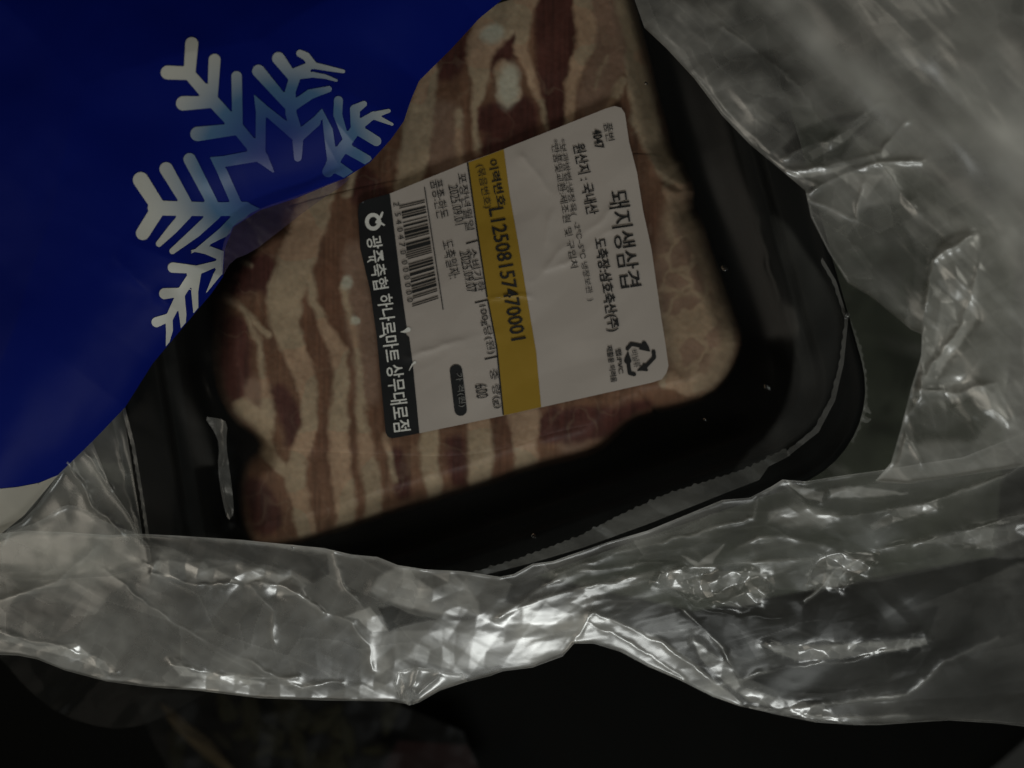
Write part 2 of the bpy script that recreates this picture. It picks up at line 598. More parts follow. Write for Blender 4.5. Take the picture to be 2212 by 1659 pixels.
FATS = [
    ([(700, 400), (680, 450), (655, 520), (625, 620), (615, 690), (640, 770), (665, 850), (668, 920), (650, 990), (635, 1050), (650, 1110), (672, 1175)], [30, 34, 40, 42, 34, 24, 20, 20, 20, 21, 21, 20]),
    ([(655, 560), (687, 658), (711, 718), (731, 757), (733, 856), (739, 975), (740, 1055), (745, 1140)], [12, 9, 14, 18, 18, 20, 22, 20]),
    ([(745, 620), (765, 700), (772, 800), (778, 896), (790, 975), (800, 1035), (803, 1125)], [9, 5, 6, 9, 15, 19, 18]),
    ([(830, 950), (842, 990), (848, 1040)], [8, 9, 5]),
    ([(925, 900), (929, 950), (933, 1075)], [19, 20, 18]),
    ([(1030, 880), (1036, 916), (1036, 1055)], [22, 27, 25]),
    ([(1118, 860), (1132, 900), (1138, 1015)], [28, 31, 26]),
    ([(490, 640), (528, 674), (556, 737), (572, 837), (576, 896), (568, 955), (616, 1015), (645, 1040)], [8, 6, 6, 8, 16, 18, 13, 12]),
    ([(575, 720), (545, 690), (500, 650)], [10, 6, 3]),
    ([(520, 880), (560, 905)], [20, 22]),
    ([(480, 540), (505, 560), (540, 575)], [5, 6, 4]),
    # right skin side
    ([(1345, -40), (1363, 36), (1380, 145), (1395, 255), (1425, 330), (1462, 390), (1480, 440), (1512, 510), (1545, 590), (1568, 660), (1572, 740), (1548, 805), (1490, 840), (1445, 820)], [24, 26, 28, 30, 30, 30, 28, 20, 15, 15, 20, 22, 16, 16]),
    ([(1262, -30), (1262, 20), (1267, 73), (1252, 127), (1241, 182), (1234, 255), (1236, 330)], [18, 20, 22, 18, 12, 13, 10]),
    ([(1290, 190), (1300, 150), (1310, 120)], [3, 3, 2]),
    ([(1350, 170), (1330, 215), (1300, 260)], [8, 8, 4]),
    # top middle
    ([(1090, -30), (1095, 20), (1060, 60), (1035, 110), (1030, 190), (1024, 240), (1032, 330)], [55, 50, 42, 24, 16, 8, 7]),
    ([(1150, -30), (1130, 60), (1128, 109), (1150, 164), (1165, 218), (1172, 276)], [16, 20, 16, 10, 7, 3]),
    ([(1085, 150), (1100, 200)], [24, 26]),
    ([(925, 150), (905, 260), (895, 330), (880, 400)], [18, 30, 32, 26]),
    ([(985, 240), (990, 300), (1000, 370)], [8, 8, 6]),
    ([(780, 300), (750, 420)], [10, 8]),
]
DARKS = [
    ([(1200, -30), (1205, 60), (1195, 160), (1200, 240), (1190, 300)], [42, 44, 34, 26, 20]),
    ([(1060, 260), (1120, 240), (1110, 300), (1070, 320)], [32, 36, 44, 30]),
    ([(1105, 75), (1098, 105), (1060, 135)], [20, 22, 18]),
    ([(500, 600), (560, 590), (590, 620)], [40, 42, 22]),
    ([(500, 720), (505, 800), (500, 860)], [36, 34, 20]),
    ([(600, 850), (625, 900), (630, 950)], [18, 24, 12]),
    ([(545, 1060), (570, 1120)], [30, 34]),
    ([(860, 990), (868, 1060)], [20, 18]),
    ([(1200, 920), (1300, 915), (1390, 880)], [40, 34, 16]),
    ([(760, 370), (800, 420), (820, 430)], [34, 36, 26]),
    ([(900, 130), (960, 120), (1000, 90)], [46, 50, 30]),
    ([(985, 960), (990, 1040)], [20, 16]),
    ([(1438, 275), (1455, 310)], [14, 16]),
]
PALES = [
    ([(1310, 20), (1320, 120), (1290, 220)], [40, 44, 36]),
    ([(780, 560), (785, 700), (790, 850)], [40, 30, 24]),
    ([(950, 260), (965, 340)], [44, 40]),
    ([(1495, 560), (1530, 640)], [24, 20]),
    ([(520, 900), (540, 850)], [30, 34]),
    ([(1230, 960), (1300, 930)], [22, 18]),
]


def meat_color(u, v, s, seed=0):
    wu = 9 * vn(u / 26, v / 26, 3) + 4 * vn(u / 9, v / 9, 5) + 14 * vn(u / 90, v / 90, 8)
    wv = 9 * vn(u / 26, v / 26, 13) + 4 * vn(u / 9, v / 9, 15)
    U, V = u + wu, v + wv
    m = vn(u / 120, v / 120, 21) + 0.5
    c = LEAN[None] * (1 - m[:, None]) + LEAN2[None] * m[:, None]
    # fibre streaks along the slice
    st = vn(u / 5, v / 60, 40) + 0.6 * vn(u / 14, v / 90, 41)
    c = c * (1 + 0.35 * st[:, None])
    f = np.full(u.shape, -1e9)
    for pts, wd in PALES:
        k = sst(-16, 14, dline(U, V, pts, wd))[:, None] * 0.75
        c = c * (1 - k) + PALE[None] * k
    for pts, wd in DARKS:
        k = sst(-12, 10, dline(U, V, pts, wd))[:, None] * 0.9
        c = c * (1 - k) + DARK[None] * (1 + 0.5 * st[:, None]) * k
    # thin marbling veins
    a = np.abs(vn(U / 60, V / 85, 60) + 0.3 * vn(U / 22, V / 30, 62))
    vein = (1 - sst(0.0, 0.05, a)) * 0.16 * sst(0.0, 0.3, vn(u / 140, v / 140, 66) + 0.15)
    c = c * (1 - vein[:, None]) + FAT[None] * 0.85 * vein[:, None]
    for pts, wd in FATS:
        f = np.maximum(f, dline(U, V, pts, wd))
    k = sst(-7, 7, f)[:, None] * 0.95
    ft = FAT[None] * (1 + 0.22 * vn(u / 30, v / 50, 70)[:, None] + 0.16 * vn(u / 8, v / 12, 71)[:, None])
    ft = ft * np.array([1, 1, 1])[None] + np.array([0.03, -0.01, -0.01])[None] * (vn(u / 70, v / 60, 75)[:, None] > 0.1)
    c = c * (1 - k) + ft * k
    # edge shade painted in: the rounded sides darken to brown
    su = np.maximum(np.maximum(sdM[0](u, v), sdM[1](u, v)), sdM[2](u, v))
    k = (sst(26, 4, su + 14 * vn(u / 30, v / 30, 77)) * 0.7)[:, None]
    c = c * (1 - k) + np.array((0.12, 0.07, 0.042))[None] * k
    for cx, cy, rx, ry in ((1098, 182, 24, 44), (1062, 72, 22, 20), (752, 610, 12, 15), (770, 690, 8, 10)):
        k = (sst(1.45, 0.6, np.hypot((U - cx) / rx, (V - cy) / ry)) * 0.9)[:, None]
        c = c * (1 - k) + BONE[None] * k
    # pale skin side with separate lean cells in it
    mk = blob(u, v, 1480, 640, 95, 230, -0.25)
    mk = sst(0.25, 0.6, mk) * sst(1400, 1440, u + 0.1 * (v - 600))
    base = np.array((0.285, 0.205, 0.135))[None] * (1 + 0.15 * vn(u / 12, v / 12, 78)[:, None])
    c = c * (1 - mk[:, None]) + base * mk[:, None]
    g, cid = voro((U + 0.3 * V + 16 * vn(u / 18, v / 18, 83)) / 46, (V + 16 * vn(u / 18, v / 18, 84)) / 62, 79)
    inner = blob(u, v, 1478, 650, 62, 190, -0.22)
    k = (sst(0.06, 0.3, g) * sst(0.3, 0.6, inner + 0.3 * (cid - 0.5)) * (cid > 0.3) * 0.8)[:, None]
    c = c * (1 - k) + np.array((0.185, 0.112, 0.078))[None] * (1 + 0.3 * (cid[:, None] - 0.5)) * k
    # mottled grain
    c = c * (1 + 0.16 * vn(u / 6, v / 6, 81) + 0.10 * vn(u / 17, v / 17, 82))[:, None]
    return np.clip(c, 0.004, 1)


def meat_top(u, v):
    return 236 + soft(u, v, 90, 260, 14) + soft(u, v, 91, 60, 3) - 16 * blob(u, v, 1435, 300, 26, 30) - 12 * blob(u, v, 1462, 405, 34, 9, 0.5)


def slice_z(top, R):
    def f(u, v, s):
        su = np.maximum(np.maximum(sdM[0](u, v), sdM[1](u, v)), sdM[2](u, v))
        e = np.clip(su / R, 0, 1)
        prof = np.sqrt(np.clip(1 - (1 - e) ** 2, 0, 1))
        fat = np.full(u.shape, -1e9)
        for pts, wd in FATS:
            fat = np.maximum(fat, dline(u, v, pts, wd))
        relief = 2.2 * sst(-10, 10, fat) + 2.0 * vn(u / 22, v / 30, 95) + 0.9 * vn(u / 8, v / 9, 96)
        return 22 + (top(u, v) - 22 + relief) * prof - 1.5 * np.exp(-s / 5)
    return f


M2 = [(480, 560), (462, 620), (456, 700), (455, 775), (470, 850), (500, 905), (545, 943), (562, 966), (640, 975), (760, 978), (880, 985), (1000, 985), (1110, 965),
      (1190, 935), (1290, 915), (1400, 893), (1460, 885), (1540, 859), (1580, 811), (1603, 750), (1602, 715), (1587, 672), (1564, 613), (1532, 526), (1518, 478), (1495, 440),
      (1502, 405), (1470, 345), (1400, 330), (1250, 340), (1100, 350), (950, 375), (800, 400), (640, 440), (540, 480)]
M3 = [(545, 940), (560, 966), (528, 988), (511, 1025), (511, 1085), (522, 1145), (545, 1186), (620, 1184), (740, 1148), (830, 1117), (920, 1090), (1050, 1052), (1150, 1015),
      (1262, 990), (1300, 975), (1330, 945), (1365, 912), (1430, 890), (1450, 780), (1400, 700), (1000, 720), (700, 760), (580, 800), (530, 880)]
M1 = [(1345, -120), (1378, 30), (1402, 120), (1420, 200), (1440, 262), (1452, 318), (1480, 356), (1490, 420), (1440, 520), (1300, 560), (1100, 570), (900, 580), (760, 590), (560, 580),
      (600, 300), (900, -80)]
sdM = [poly_sd(smooth_poly(q, 1)) for q in (M1, M2, M3)]
s1 = sheet('pork_belly_slice', poly_sd(smooth_poly(M1, 1)), slice_z(lambda u, v: meat_top(u, v) - 3, 62), M_MEAT, step=2.6, cf=meat_color, under=lambda u, v, s: 21 + 0 * u)
tag(s1, 'rearmost pork belly slice, dark red with a round white cartilage spot, above the label', 'meat slice')
s2 = sheet('pork_belly_slice', poly_sd(smooth_poly(M2, 1)), slice_z(meat_top, 62), M_MEAT, step=2.6, cf=meat_color, under=lambda u, v, s: 21 + 0 * u)
tag(s2, 'largest, middle pork belly slice with creamy fat bands, beneath the price label', 'meat slice')
s3 = sheet('pork_belly_slice', poly_sd(smooth_poly(M3, 1)), slice_z(lambda u, v: meat_top(u, v) - 3, 62), M_MEAT, step=2.6, cf=meat_color, under=lambda u, v, s: 21 + 0 * u)
tag(s3, 'frontmost striped pork belly slice, below the bottom edge of the label', 'meat slice')


# ------------------------------------------------------------------ wrap film over the tray and the label on it
_outer = contour(2, 215)
sd_wrap = poly_sd([tuple(p) for p in _outer])
sd_meat = poly_sd([(480, 560), (455, 775), (500, 905), (530, 1000), (522, 1145), (620, 1184), (1050, 1052), (1400, 893), (1540, 859), (1603, 730), (1532, 526), (1470, 345), (1378, 30), (1345, -120), (900, -80), (600, 300)])


def wrap_z(u, v, s=None):
    k = sst(-8, -150, sd_meat(u, v))
    z = 247 + soft(u, v, 90, 260, 14) * (1 - k) + (292 - 247) * k
    z = z + 3.5 * k * crumple(u, v, 130, 150, 1.6, 0.5, 2.5, 2)
    z = z + ridge(u, v, [(445, 800), (478, 905), (487, 960), (478, 1040), (500, 1130)], 5, 10)
    z = z + ridge(u, v, [(1690, 470), (1720, 600), (1735, 740), (1700, 900)], 4, 14)
    z = z + ridge(u, v, [(1640, 470), (1680, 640), (1690, 800)], 3, 9)
    return z


wrap = sheet('wrap_film', sd_wrap, wrap_z, M_WRAP, tray, step=7)


def label_z(u, v):
    z = wrap_z(u, v) + 3.0
    z = z + crumple(u, v, 150, 120, 5.5, -0.6, 1.8, 2, 0.8)
    z = z + ridge(u, v, [(1060, 648), (1100, 640), (1145, 640)], 3.2, 5)
    z = z + ridge(u, v, [(1150, 610), (1210, 540), (1290, 485), (1340, 440)], 4.0, 11)
    z = z + ridge(u, v, [(1180, 580), (1240, 560), (1320, 500)], 4.5, 8)
    z = z + ridge(u, v, [(880, 770), (960, 745), (1060, 720)], 4.0, 10)
    z = z + ridge(u, v, [(1130, 340), (1200, 420), (1180, 520)], 4.0, 12)
    z = z + ridge(u, v, [(1060, 470), (1050, 560)], 1.5, 8)
    return z


LAB = [(773, 458), (776, 440), (790, 432), (842, 418), (1010, 350), (1088, 322), (1310, 234), (1328, 229), (1342, 233), (1350, 245), (1359, 307), (1376, 372), (1389, 454),
       (1407, 536), (1428, 683), (1438, 745), (1444, 790), (1440, 805), (1430, 819), (1410, 826), (1169, 880), (1087, 898), (906, 936), (848, 947), (838, 944), (833, 935), (814, 730), (800, 630), (778, 537)]
label = sheet('product_label', poly_sd(LAB), lambda u, v, s: label_z(u, v), M_LABEL, tray, step=4,
              under=lambda u, v, s: label_z(u, v) - 1.2)
label['label'] = 'white price label with a yellow stripe and a black band'


def decal(name, pts, off, mat, step=4):
    return sheet(name, poly_sd(pts), lambda u, v, s: label_z(u, v) + off, mat, label, step=step)


decal('yellow_stripe', [(1012, 351), (1088, 322.5), (1101, 421), (1120, 529), (1137, 634), (1158, 760), (1169, 879.5), (1088, 897.5), (1073, 750), (1053, 645), (1031, 494)], 0.8, M_YEL)
decal('black_band', [(773, 458), (776, 440), (790, 432), (842, 418), (868, 631), (879, 710), (876, 722), (884, 728), (891, 781), (893, 800), (906, 936), (848, 947), (838, 944), (833, 935), (814, 730), (800, 630), (778, 537)], 0.8, M_BLK)


def strokes_obj(name, lines, mat, off, step=1.6):
    def sd(u, v):
        r = np.full(u.shape, -1e9)
        for pts, wd in lines:
            r = np.maximum(r, dline(u, v, pts, wd))
        return r
    xs = [p[0] for pts, _ in lines for p in pts]; ys = [p[1] for pts, _ in lines for p in pts]
    m = max(max(wd) for _, wd in lines) + 2
    return sheet(name, sd, lambda u, v, s: label_z(u, v) + off, mat, label, step=step, bb=(min(xs) - m, min(ys) - m, max(xs) + m, max(ys) + m))


strokes_obj('rule_line', [([(1010, 352), (1030, 494), (1052, 641)], [1.6] * 3), ([(1054, 650), (1073, 750), (1087, 895)], [1.6] * 3),
                          ([(1008, 526), (1030, 520)], [1.6, 1.6]), ([(1027, 654), (1053, 648)], [1.6, 1.6]), ([(1048, 776), (1075, 770)], [1.6, 1.6]),
                          ([(917, 405), (957, 668)], [1.0, 1.0])], M_INK, 1.5, 1.2)
strokes_obj('worn_crease', [([(794, 566), (801, 561), (812, 562)], [1.2, 2, 1]), ([(866, 717), (874, 716), (882, 712)], [0.8, 3, 5]), ([(884, 800), (891, 787), (896, 783)], [0.8, 1.6, 3]),
                            ([(822, 727), (834, 722)], [2.5, 1])], M_WINK, 1.7, 1.2)
# pill
strokes_obj('price_pill', [([(985, 801), (995, 885)], [13.5, 13.5])], M_BLK, 1.5, 2.5)
# crescent and sprout mark
lg = []
for k in range(15):
    a = math.radians(-15 + k * 330 / 14 - 20)
    lg.append((806 + 13.5 * math.cos(a + 0.5), 479 + 15 * math.sin(a + 0.5)))
strokes_obj('emblem', [(lg, [4.2] * 15), ([(813, 480), (823, 467), (826, 459)], [2.5, 3, 2]), ([(817, 479), (830, 486)], [3, 1.8])], M_WINK, 1.6, 1.2)
# recycling mark
def c3(*pts):
    return [(1042 + p[0] * .2645, 494 + p[1] * .2645) for p in pts]
strokes_obj('recycling_mark', [(c3((1185, 980), (1215, 942), (1320, 962)), [4.2] * 3), (c3((1320, 935), (1345, 975), (1368, 1003)), [4.5, 4.5, 0.8]), (c3((1285, 982), (1350, 990)), [1.5, 3]),
                               (c3((1398, 1005), (1403, 1052), (1330, 1130)), [4.2] * 3), (c3((1345, 1160), (1310, 1140), (1268, 1160)), [1.5, 6, 1]), (c3((1320, 1110), (1345, 1155)), [3, 2]),
                               (c3((1240, 1190), (1203, 1180), (1188, 1070)), [4.2] * 3), (c3((1190, 1005), (1187, 1050), (1187, 1075)), [0.8, 5, 8])], M_INK, 1.6, 1.2)

# barcode
BARS = '101 0001101 0110001 0011001 0111011 0100011 0111101 01010 1000010 1101100 1110010 1100110 1011100 1010000 101'.replace(' ', '')
V_, F_ = [], []
n = len(BARS)
i = 0
while i < n:
    if BARS[i] == '1':
        j = i
        while j < n and BARS[j] == '1':
            j += 1
        a, b = (i + 0.06) / n, (j - 0.06) / n
        r0 = 0.0 if (i < 3 or i > n - 4 or 44 < i < 50) else 0.06
        q = []
        for f in (a, b):
            row = []
            for g in np.linspace(r0, 1, 7):
                lu = 862 + (891 - 862) * f; lv = 444 + (663 - 444) * f
                ru = 917 + (947 - 917) * f; rv = 431 + (645 - 431) * f
                row.append((lu + (ru - lu) * g, lv + (rv - lv) * g))
            q.append(row)
        base = len(V_)
        for g in range(7):
            V_ += [q[0][g], q[1][g]]
        for g in range(6):
            F_.append((base + 2 * g, base + 2 * g + 1, base + 2 * g + 3, base + 2 * g + 2))
        i = j
    else:
        i += 1
V_ = np.array(V_)
X, Y, Z = wx(V_[:, 0], V_[:, 1], label_z(V_[:, 0], V_[:, 1]) + 1.5)
mesh_from('barcode', np.stack([X, Y, Z], 1), F_, M_INK, label, smooth=False)


def text(body, A, B, h, mat=None, off=1.5, name='printed_text', bold=0.0):
    c = bpy.data.curves.new('t', 'FONT')
    c.body = body
    c.resolution_u = 2
    c.offset = bold
    o = bpy.data.objects.new('t', c)
    COL.objects.link(o)
    bpy.context.view_layer.update()
    dg = bpy.context.evaluated_depsgraph_get()
    me = bpy.data.meshes.new_from_object(o.evaluated_get(dg))
    bpy.data.objects.remove(o); bpy.data.curves.remove(c)
    n = len(me.vertices)
    co = np.empty(n * 3, np.float32); me.vertices.foreach_get('co', co); co = co.reshape(-1, 3)
    x0, x1 = co[:, 0].min(), co[:, 0].max(); y0, y1 = co[:, 1].min(), co[:, 1].max()
    d = np.array(B, float) - A; L = np.linalg.norm(d); t = d / L
    up = np.array([t[1], -t[0]])
    lx = (co[:, 0] - x0) / (x1 - x0) * L
    ly = (co[:, 1] - y0) / (y1 - y0) * h
    u = A[0] + t[0] * lx + up[0] * ly; v = A[1] + t[1] * lx + up[1] * ly
    X, Y, Z = wx(u, v, label_z(u, v) + off + 0.9)
    me.vertices.foreach_set('co', np.stack([X, Y, Z], 1).astype(np.float32).ravel())
    me.update()
    me.name = name
    me.materials.clear(); me.materials.append(mat or M_INK)
    ob = bpy.data.objects.new(name, me)
    COL.objects.link(ob); ob.parent = label
    return ob


TX = [
    ('품번', (1303, 268), (1310, 306), 19), ('4047', (1278, 282), (1285, 323), 21, None, 1.5, 0.02),
    ('원산지 : 국내산', (1236, 314), (1267, 466), 28, None, 1.5, 0.015), ('돼지생삼겹', (1311, 416), (1341, 624), 46, None, 1.5, 0.005),
    ('도축장:삼호축산(주)', (1278, 518), (1310, 719), 31, None, 1.5, 0.02),
    ('*보관방법:냉장육(', (1203, 302), (1231, 468), 18), ('-2℃~5℃ 냉장보관  )', (1236, 482), (1268, 652), 17),
    ('*반품및교환:제조원', (1189, 303), (1217, 482), 17), ('및 구입처', (1218, 495), (1233, 580), 17),
    ('이력번호', (1053, 347), (1074, 448), 21, None, 1.9, 0.015), ('(묶음번호)', (1026, 358), (1044, 452), 20, None, 1.9),
    ('L12508157470001', (1055, 452), (1104, 737), 33, None, 1.9, 0.01),
    ('포장년월일', (987, 376), (1006, 499), 20), ('2025.09.01', (968, 402), (983, 487), 21, None, 1.9), ('소비기한', (1010, 540), (1029, 632), 20),
    ('2025.09.07', (992, 545), (1009, 634), 21, None, 1.9), ('100g당(원)', (1031, 662), (1052, 767), 21), ('중 량(g)', (1054, 800), (1066, 884), 21),
    ('600', (1025, 832), (1029, 862), 27), ('품종:한돈', (928, 392), (944, 474), 27), ('도축일자:', (953, 523), (970, 604), 26),
    ('2  5 4 0 4 7 0  0 0 0 0 0 0', (849, 438), (880, 654), 13),
    ('비닐류', (1362, 758), (1370, 795), 15), ('랩:PVC', (1329, 755), (1336, 808), 13, None, 1.5, 0.02), ('재활용 어려움', (1309, 748), (1320, 827), 14, None, 1.5, 0.02),
    ('광주축협', (790, 512), (807, 627), 34, M_WINK, 1.6, 0.012), ('하나로마트', (813, 638), (832, 783), 34, M_WINK, 1.6, 0.012), ('상무대로점', (833, 790), (851, 934), 37, M_WINK, 1.6, 0.012),
    ('가 격(원)', (981, 807), (991, 880), 17, M_GINK, 2.2),
]
for t in TX:
    text(t[0], t[1], t[2], t[3], t[4] if len(t) > 4 else None, t[5] if len(t) > 5 else 1.5, bold=t[6] if len(t) > 6 else 0.0)

sheet('film_sheen', poly_sd(smooth_poly([(440, 900), (470, 903), (492, 912), (488, 958), (494, 1000), (502, 1060), (506, 1110), (492, 1126), (480, 1080), (470, 1010), (474, 960), (462, 930)], 1)),
      lambda u, v, s: wrap_z(u, v) + 4 + crumple(u, v, 886, 40, 6, 1.4, 2.0, 2), M_FRILL, tray, step=2)  # separate piece standing in for the glint on the stretched wrap
# saw-toothed cut edges of the wrap film, tucked round the rim
def saw(u, v, period, amp, s):
    return amp * (np.abs(((u * 0.94 - v * 0.34) / period) % 1 - 0.5) * 2 + 0.35 * vn(u / 11, v / 11, s))


def frill(name, top, bot, zc, amp, teeth, seed, step=2.2, milk=M_FRILL):
    """strip between two polylines; the upper one is saw-toothed"""
    up = []
    t = np.array(top, float)
    seg = np.hypot(*np.diff(t, axis=0).T); acc = np.concatenate([[0], np.cumsum(seg)])
    s = np.arange(0, acc[-1], teeth / 2)
    rs = np.random.default_rng(seed)
    for k, q in enumerate(s):
        x = np.interp(q, acc, t[:, 0]); y = np.interp(q, acc, t[:, 1])
        a = amp * (1 if k % 2 else 0) * rs.uniform(0.4, 1.2)
        nx, ny = (t[-1] - t[0]) / np.linalg.norm(t[-1] - t[0])
        up.append((x + ny * a, y - nx * a))
    pts = up + list(reversed(bot))
    return sheet(name, poly_sd(pts), lambda u, v, s: zc + (1 + 2.2 * blob(u, v, 1120, 1208, 90, 60)) * crumple(u, v, seed, 26, 3.2, 0.35, 3.0, 1) + 0 * s, milk, tray, step=step)


frill('wrap_edge', [(1020, 1238), (1120, 1208), (1250, 1160), (1330, 1118), (1440, 1068), (1560, 1030), (1620, 1010), (1700, 968)],
      [(1030, 1246), (1150, 1216), (1260, 1183), (1400, 1132), (1500, 1092), (1580, 1060), (1640, 1037), (1660, 1008), (1708, 984)], 288, 5, 17, 11)
frill('wrap_edge', [(1700, 975), (1760, 925), (1795, 860), (1815, 780), (1826, 690), (1800, 610), (1770, 560)],
      [(1702, 986), (1768, 934), (1804, 866), (1823, 784), (1832, 690), (1806, 606), (1776, 556)], 296, 2.5, 22, 12)
frill('wrap_edge', [(1835, 690), (1858, 750), (1868, 800), (1872, 860), (1866, 900), (1840, 960)],
      [(1834, 690), (1848, 750), (1854, 800), (1856, 860), (1850, 900), (1828, 950)], 205, 5, 18, 14)
frill('wrap_edge', [(262, 880), (282, 960), (298, 1050), (316, 1170)], [(270, 878), (291, 960), (306, 1050), (324, 1168)], 292, 2, 20, 15)

sheet('film_sheen', poly_sd(smooth_poly([(1655, 450), (1700, 470), (1760, 560), (1800, 620), (1824, 690), (1818, 780), (1798, 860), (1762, 925), (1700, 975), (1640, 1020), (1560, 1050), (1600, 980), (1660, 930), (1700, 850), (1712, 740), (1700, 620), (1670, 530)], 1)),
      lambda u, v, s: 291 + crumple(u, v, 881, 90, 5, 1.2, 2.0, 2), M_LAY, tray, step=3,
      cf=lambda u, v, s: np.stack([np.clip(0.07 + 0.16 * vn(u / 40, v / 120, 882), 0.0, 1) * sst(0, 16, s), 0.25 * sst(0, 20, s), 0 * u], 1))  # film overlay carrying the flange sheen as painted milkiness
# small clear domes added for the glints on film and tray
for k, (u, v, r, z) in enumerate([(1153, 1158, 4, 278), (1565, 579, 5, 262), (1830, 680, 6, 301), (1658, 837, 5, 280), (1837, 735, 3, 262), (1395, 180, 3, 274), (1523, 907, 3, 270), (632, 1181, 4, 330)]):
    o = lump('glint_dome', u, v, r * 1.5, r, 0.6, z, r * 0.8, M_GLINT, None, 200 + k)
    tag(o, 'tiny clear dome added for a glint ' + ['on the tray floor below the front of the meat', 'beside the right edge of the meat', 'on the right rim, brightest of all', 'on the black tray wall right of the label corner', 'just below the brightest one on the right rim', 'at the top near the right edge of the meat', 'below the lower right corner of the meat', 'on the front bag wall near the left stripes'][k], 'glint', 'added glints on the plastic')
cl = thing('film_curl', 'small shiny curl of clear film at the lower right corner of the black tray', 'film scrap')
for (a, b, c, d) in (((1840, 876), (1856, 872), (1872, 884), (1880, 892)), ((1846, 904), (1858, 900), (1872, 908), (1880, 906))):
    sheet('curled_edge', (lambda L: (lambda f: (setattr(f, 'bb', (1830, 860, 1890, 920)), f)[1])(lambda u, v: dline(u, v, L, [4, 8, 6, 2])))([a, b, c, d]),
          lambda u, v, s: 226 + 1.1 * s + 2 * np.sin(u / 4), M_FRILL, cl, step=1.6, under=lambda u, v, s: 222 + 0 * u)

# ------------------------------------------------------------------ ice pack
ice = thing('ice_pack', 'blue gel ice pack with a pale snowflake print, lying over the upper left tray corner', 'ice pack')
PACK = [(-260, -260), (1110, -260), (1108, -20), (1090, -5), (1035, 40), (975, 105), (905, 175), (888, 215), (872, 262), (845, 300), (800, 350), (745, 385), (640, 428), (560, 455),
        (505, 490), (486, 535), (482, 598), (455, 636), (330, 785), (270, 880), (205, 948), (124, 1027), (85, 1042), (40, 1051), (0, 1055), (-260, 1080)]
FULL = [(-262, -262), (1110, -262)] + PACK[2:22] + [(50, 1115), (0, 1155), (-80, 1200), (-262, 1260)]
sd_full = poly_sd(FULL)


def pack_z(u, v, s=None):
    d = np.maximum(sd_full(u, v), 0)
    z = 312 + 118 * (1 - np.exp(-d / 130.0)) + soft(u, v, 300, 330, 22) * sst(0, 120, d)
    z = z + soft(u, v, 303, 120, 5) * sst(0, 60, d)
    z = z + crumple(u, v, 305, 260, 3, 0.8, 2.2, 1, 0.8) * sst(0, 60, d)
    z = z + ridge(u, v, [(250, 560), (330, 640), (420, 690)], 6, 30)
    return z


sheet('blue_face', poly_sd(PACK), pack_z, M_BLUE, ice, step=5, under=lambda u, v, s: 300 - 8 * (1 - np.exp(-s / 60)))
WH = [(126, 1026), (52, 1113), (0, 1155), (-80, 1200), (-260, 1255), (-260, 1081), (0, 1056), (40, 1052), (85, 1043)]
sheet('white_margin', poly_sd(WH), pack_z, M_WHITE, ice, step=5, under=lambda u, v, s: 300 + 0 * u)
sheet('clear_seam', poly_sd(smooth_poly([(760, 378), (640, 424), (555, 452), (500, 486), (478, 535), (478, 604), (500, 562), (545, 545), (600, 502), (680, 440), (745, 398)], 1)),
      lambda u, v, s: 352 + crumple(u, v, 320, 60, 6, 0.5, 2), M_SEAM, ice, step=3)


def c7(*p):
    return [(274.3 + a * .2976, 54.9 + b * .2976) for a, b in p]


def c8(*p):
    return [(274.3 + a * .248, 356.6 + b * .248) for a, b in p]


W7, W8 = .2976, .248
SN = []


def s7(pts, wd):
    SN.append((c7(*pts), [x * W7 for x in wd]))


def s8(pts, wd):
    SN.append((c8(*pts), [x * W8 for x in wd]))


s7([(450, 350), (620, 545), (800, 740), (980, 960), (1060, 1060)], [42, 46, 44, 46, 8])
s7([(470, 132), (455, 340)], [47, 42]); s7([(295, 342), (450, 348)], [50, 48])
s7([(636, 250), (622, 500)], [43, 38]); s7([(408, 566), (620, 556)], [52, 42])
s7([(796, 370), (802, 720)], [38, 38]); s7([(512, 788), (810, 752)], [52, 42])
s7([(925, 508), (972, 640), (968, 920)], [3, 36, 36]); s7([(925, 508), (1010, 620), (1240, 810)], [3, 32, 40])
s7([(1415, 608), (1370, 700), (1240, 810)], [3, 36, 42]); s7([(1415, 608), (1460, 760), (1490, 980)], [3, 34, 36])
s7([(606, 960), (720, 985), (970, 940)], [3, 40, 44]); s7([(606, 960), (690, 1060), (810, 1330)], [3, 36, 38])
s7([(1240, 960), (1240, 800), (1190, 640), (1185, 480), (1230, 345), (1345, 285)], [28, 42, 40, 38, 40, 26])
s7([(955, 332), (1170, 580)], [46, 34]); s7([(1100, 240), (1205, 380)], [46, 34]); s7([(1255, 203), (1300, 225), (1355, 290)], [26, 30, 26])
s7([(1350, 290), (1450, 310), (1570, 334)], [24, 20, 13]); s7([(1230, 365), (1350, 358), (1440, 372), (1520, 400)], [28, 20, 16, 9])
s7([(1205, 585), (1330, 500), (1465, 462)], [36, 36, 22])
s7([(1460, 1060), (1520, 955), (1600, 840), (1680, 725), (1790, 650)], [42, 42, 38, 38, 26])
s7([(1780, 655), (1900, 620)], [26, 14]); s7([(1780, 655), (1850, 685), (1925, 718)], [24, 18, 10])
s7([(1535, 545), (1530, 650), (1590, 830)], [32, 32, 22]); s7([(1720, 570), (1655, 610), (1655, 720)], [22, 36, 32])
s7([(1680, 760), (1810, 840)], [38, 36]); s7([(1590, 890), (1740, 975)], [38, 36]); s7([(1490, 1010), (1620, 1090)], [48, 36])
s7([(205, 1325), (620, 1335), (860, 1330), (960, 1330)], [54, 50, 50, 3])
s7([(100, 1122), (215, 1300)], [57, 52]); s7([(115, 1508), (215, 1350)], [50, 52])
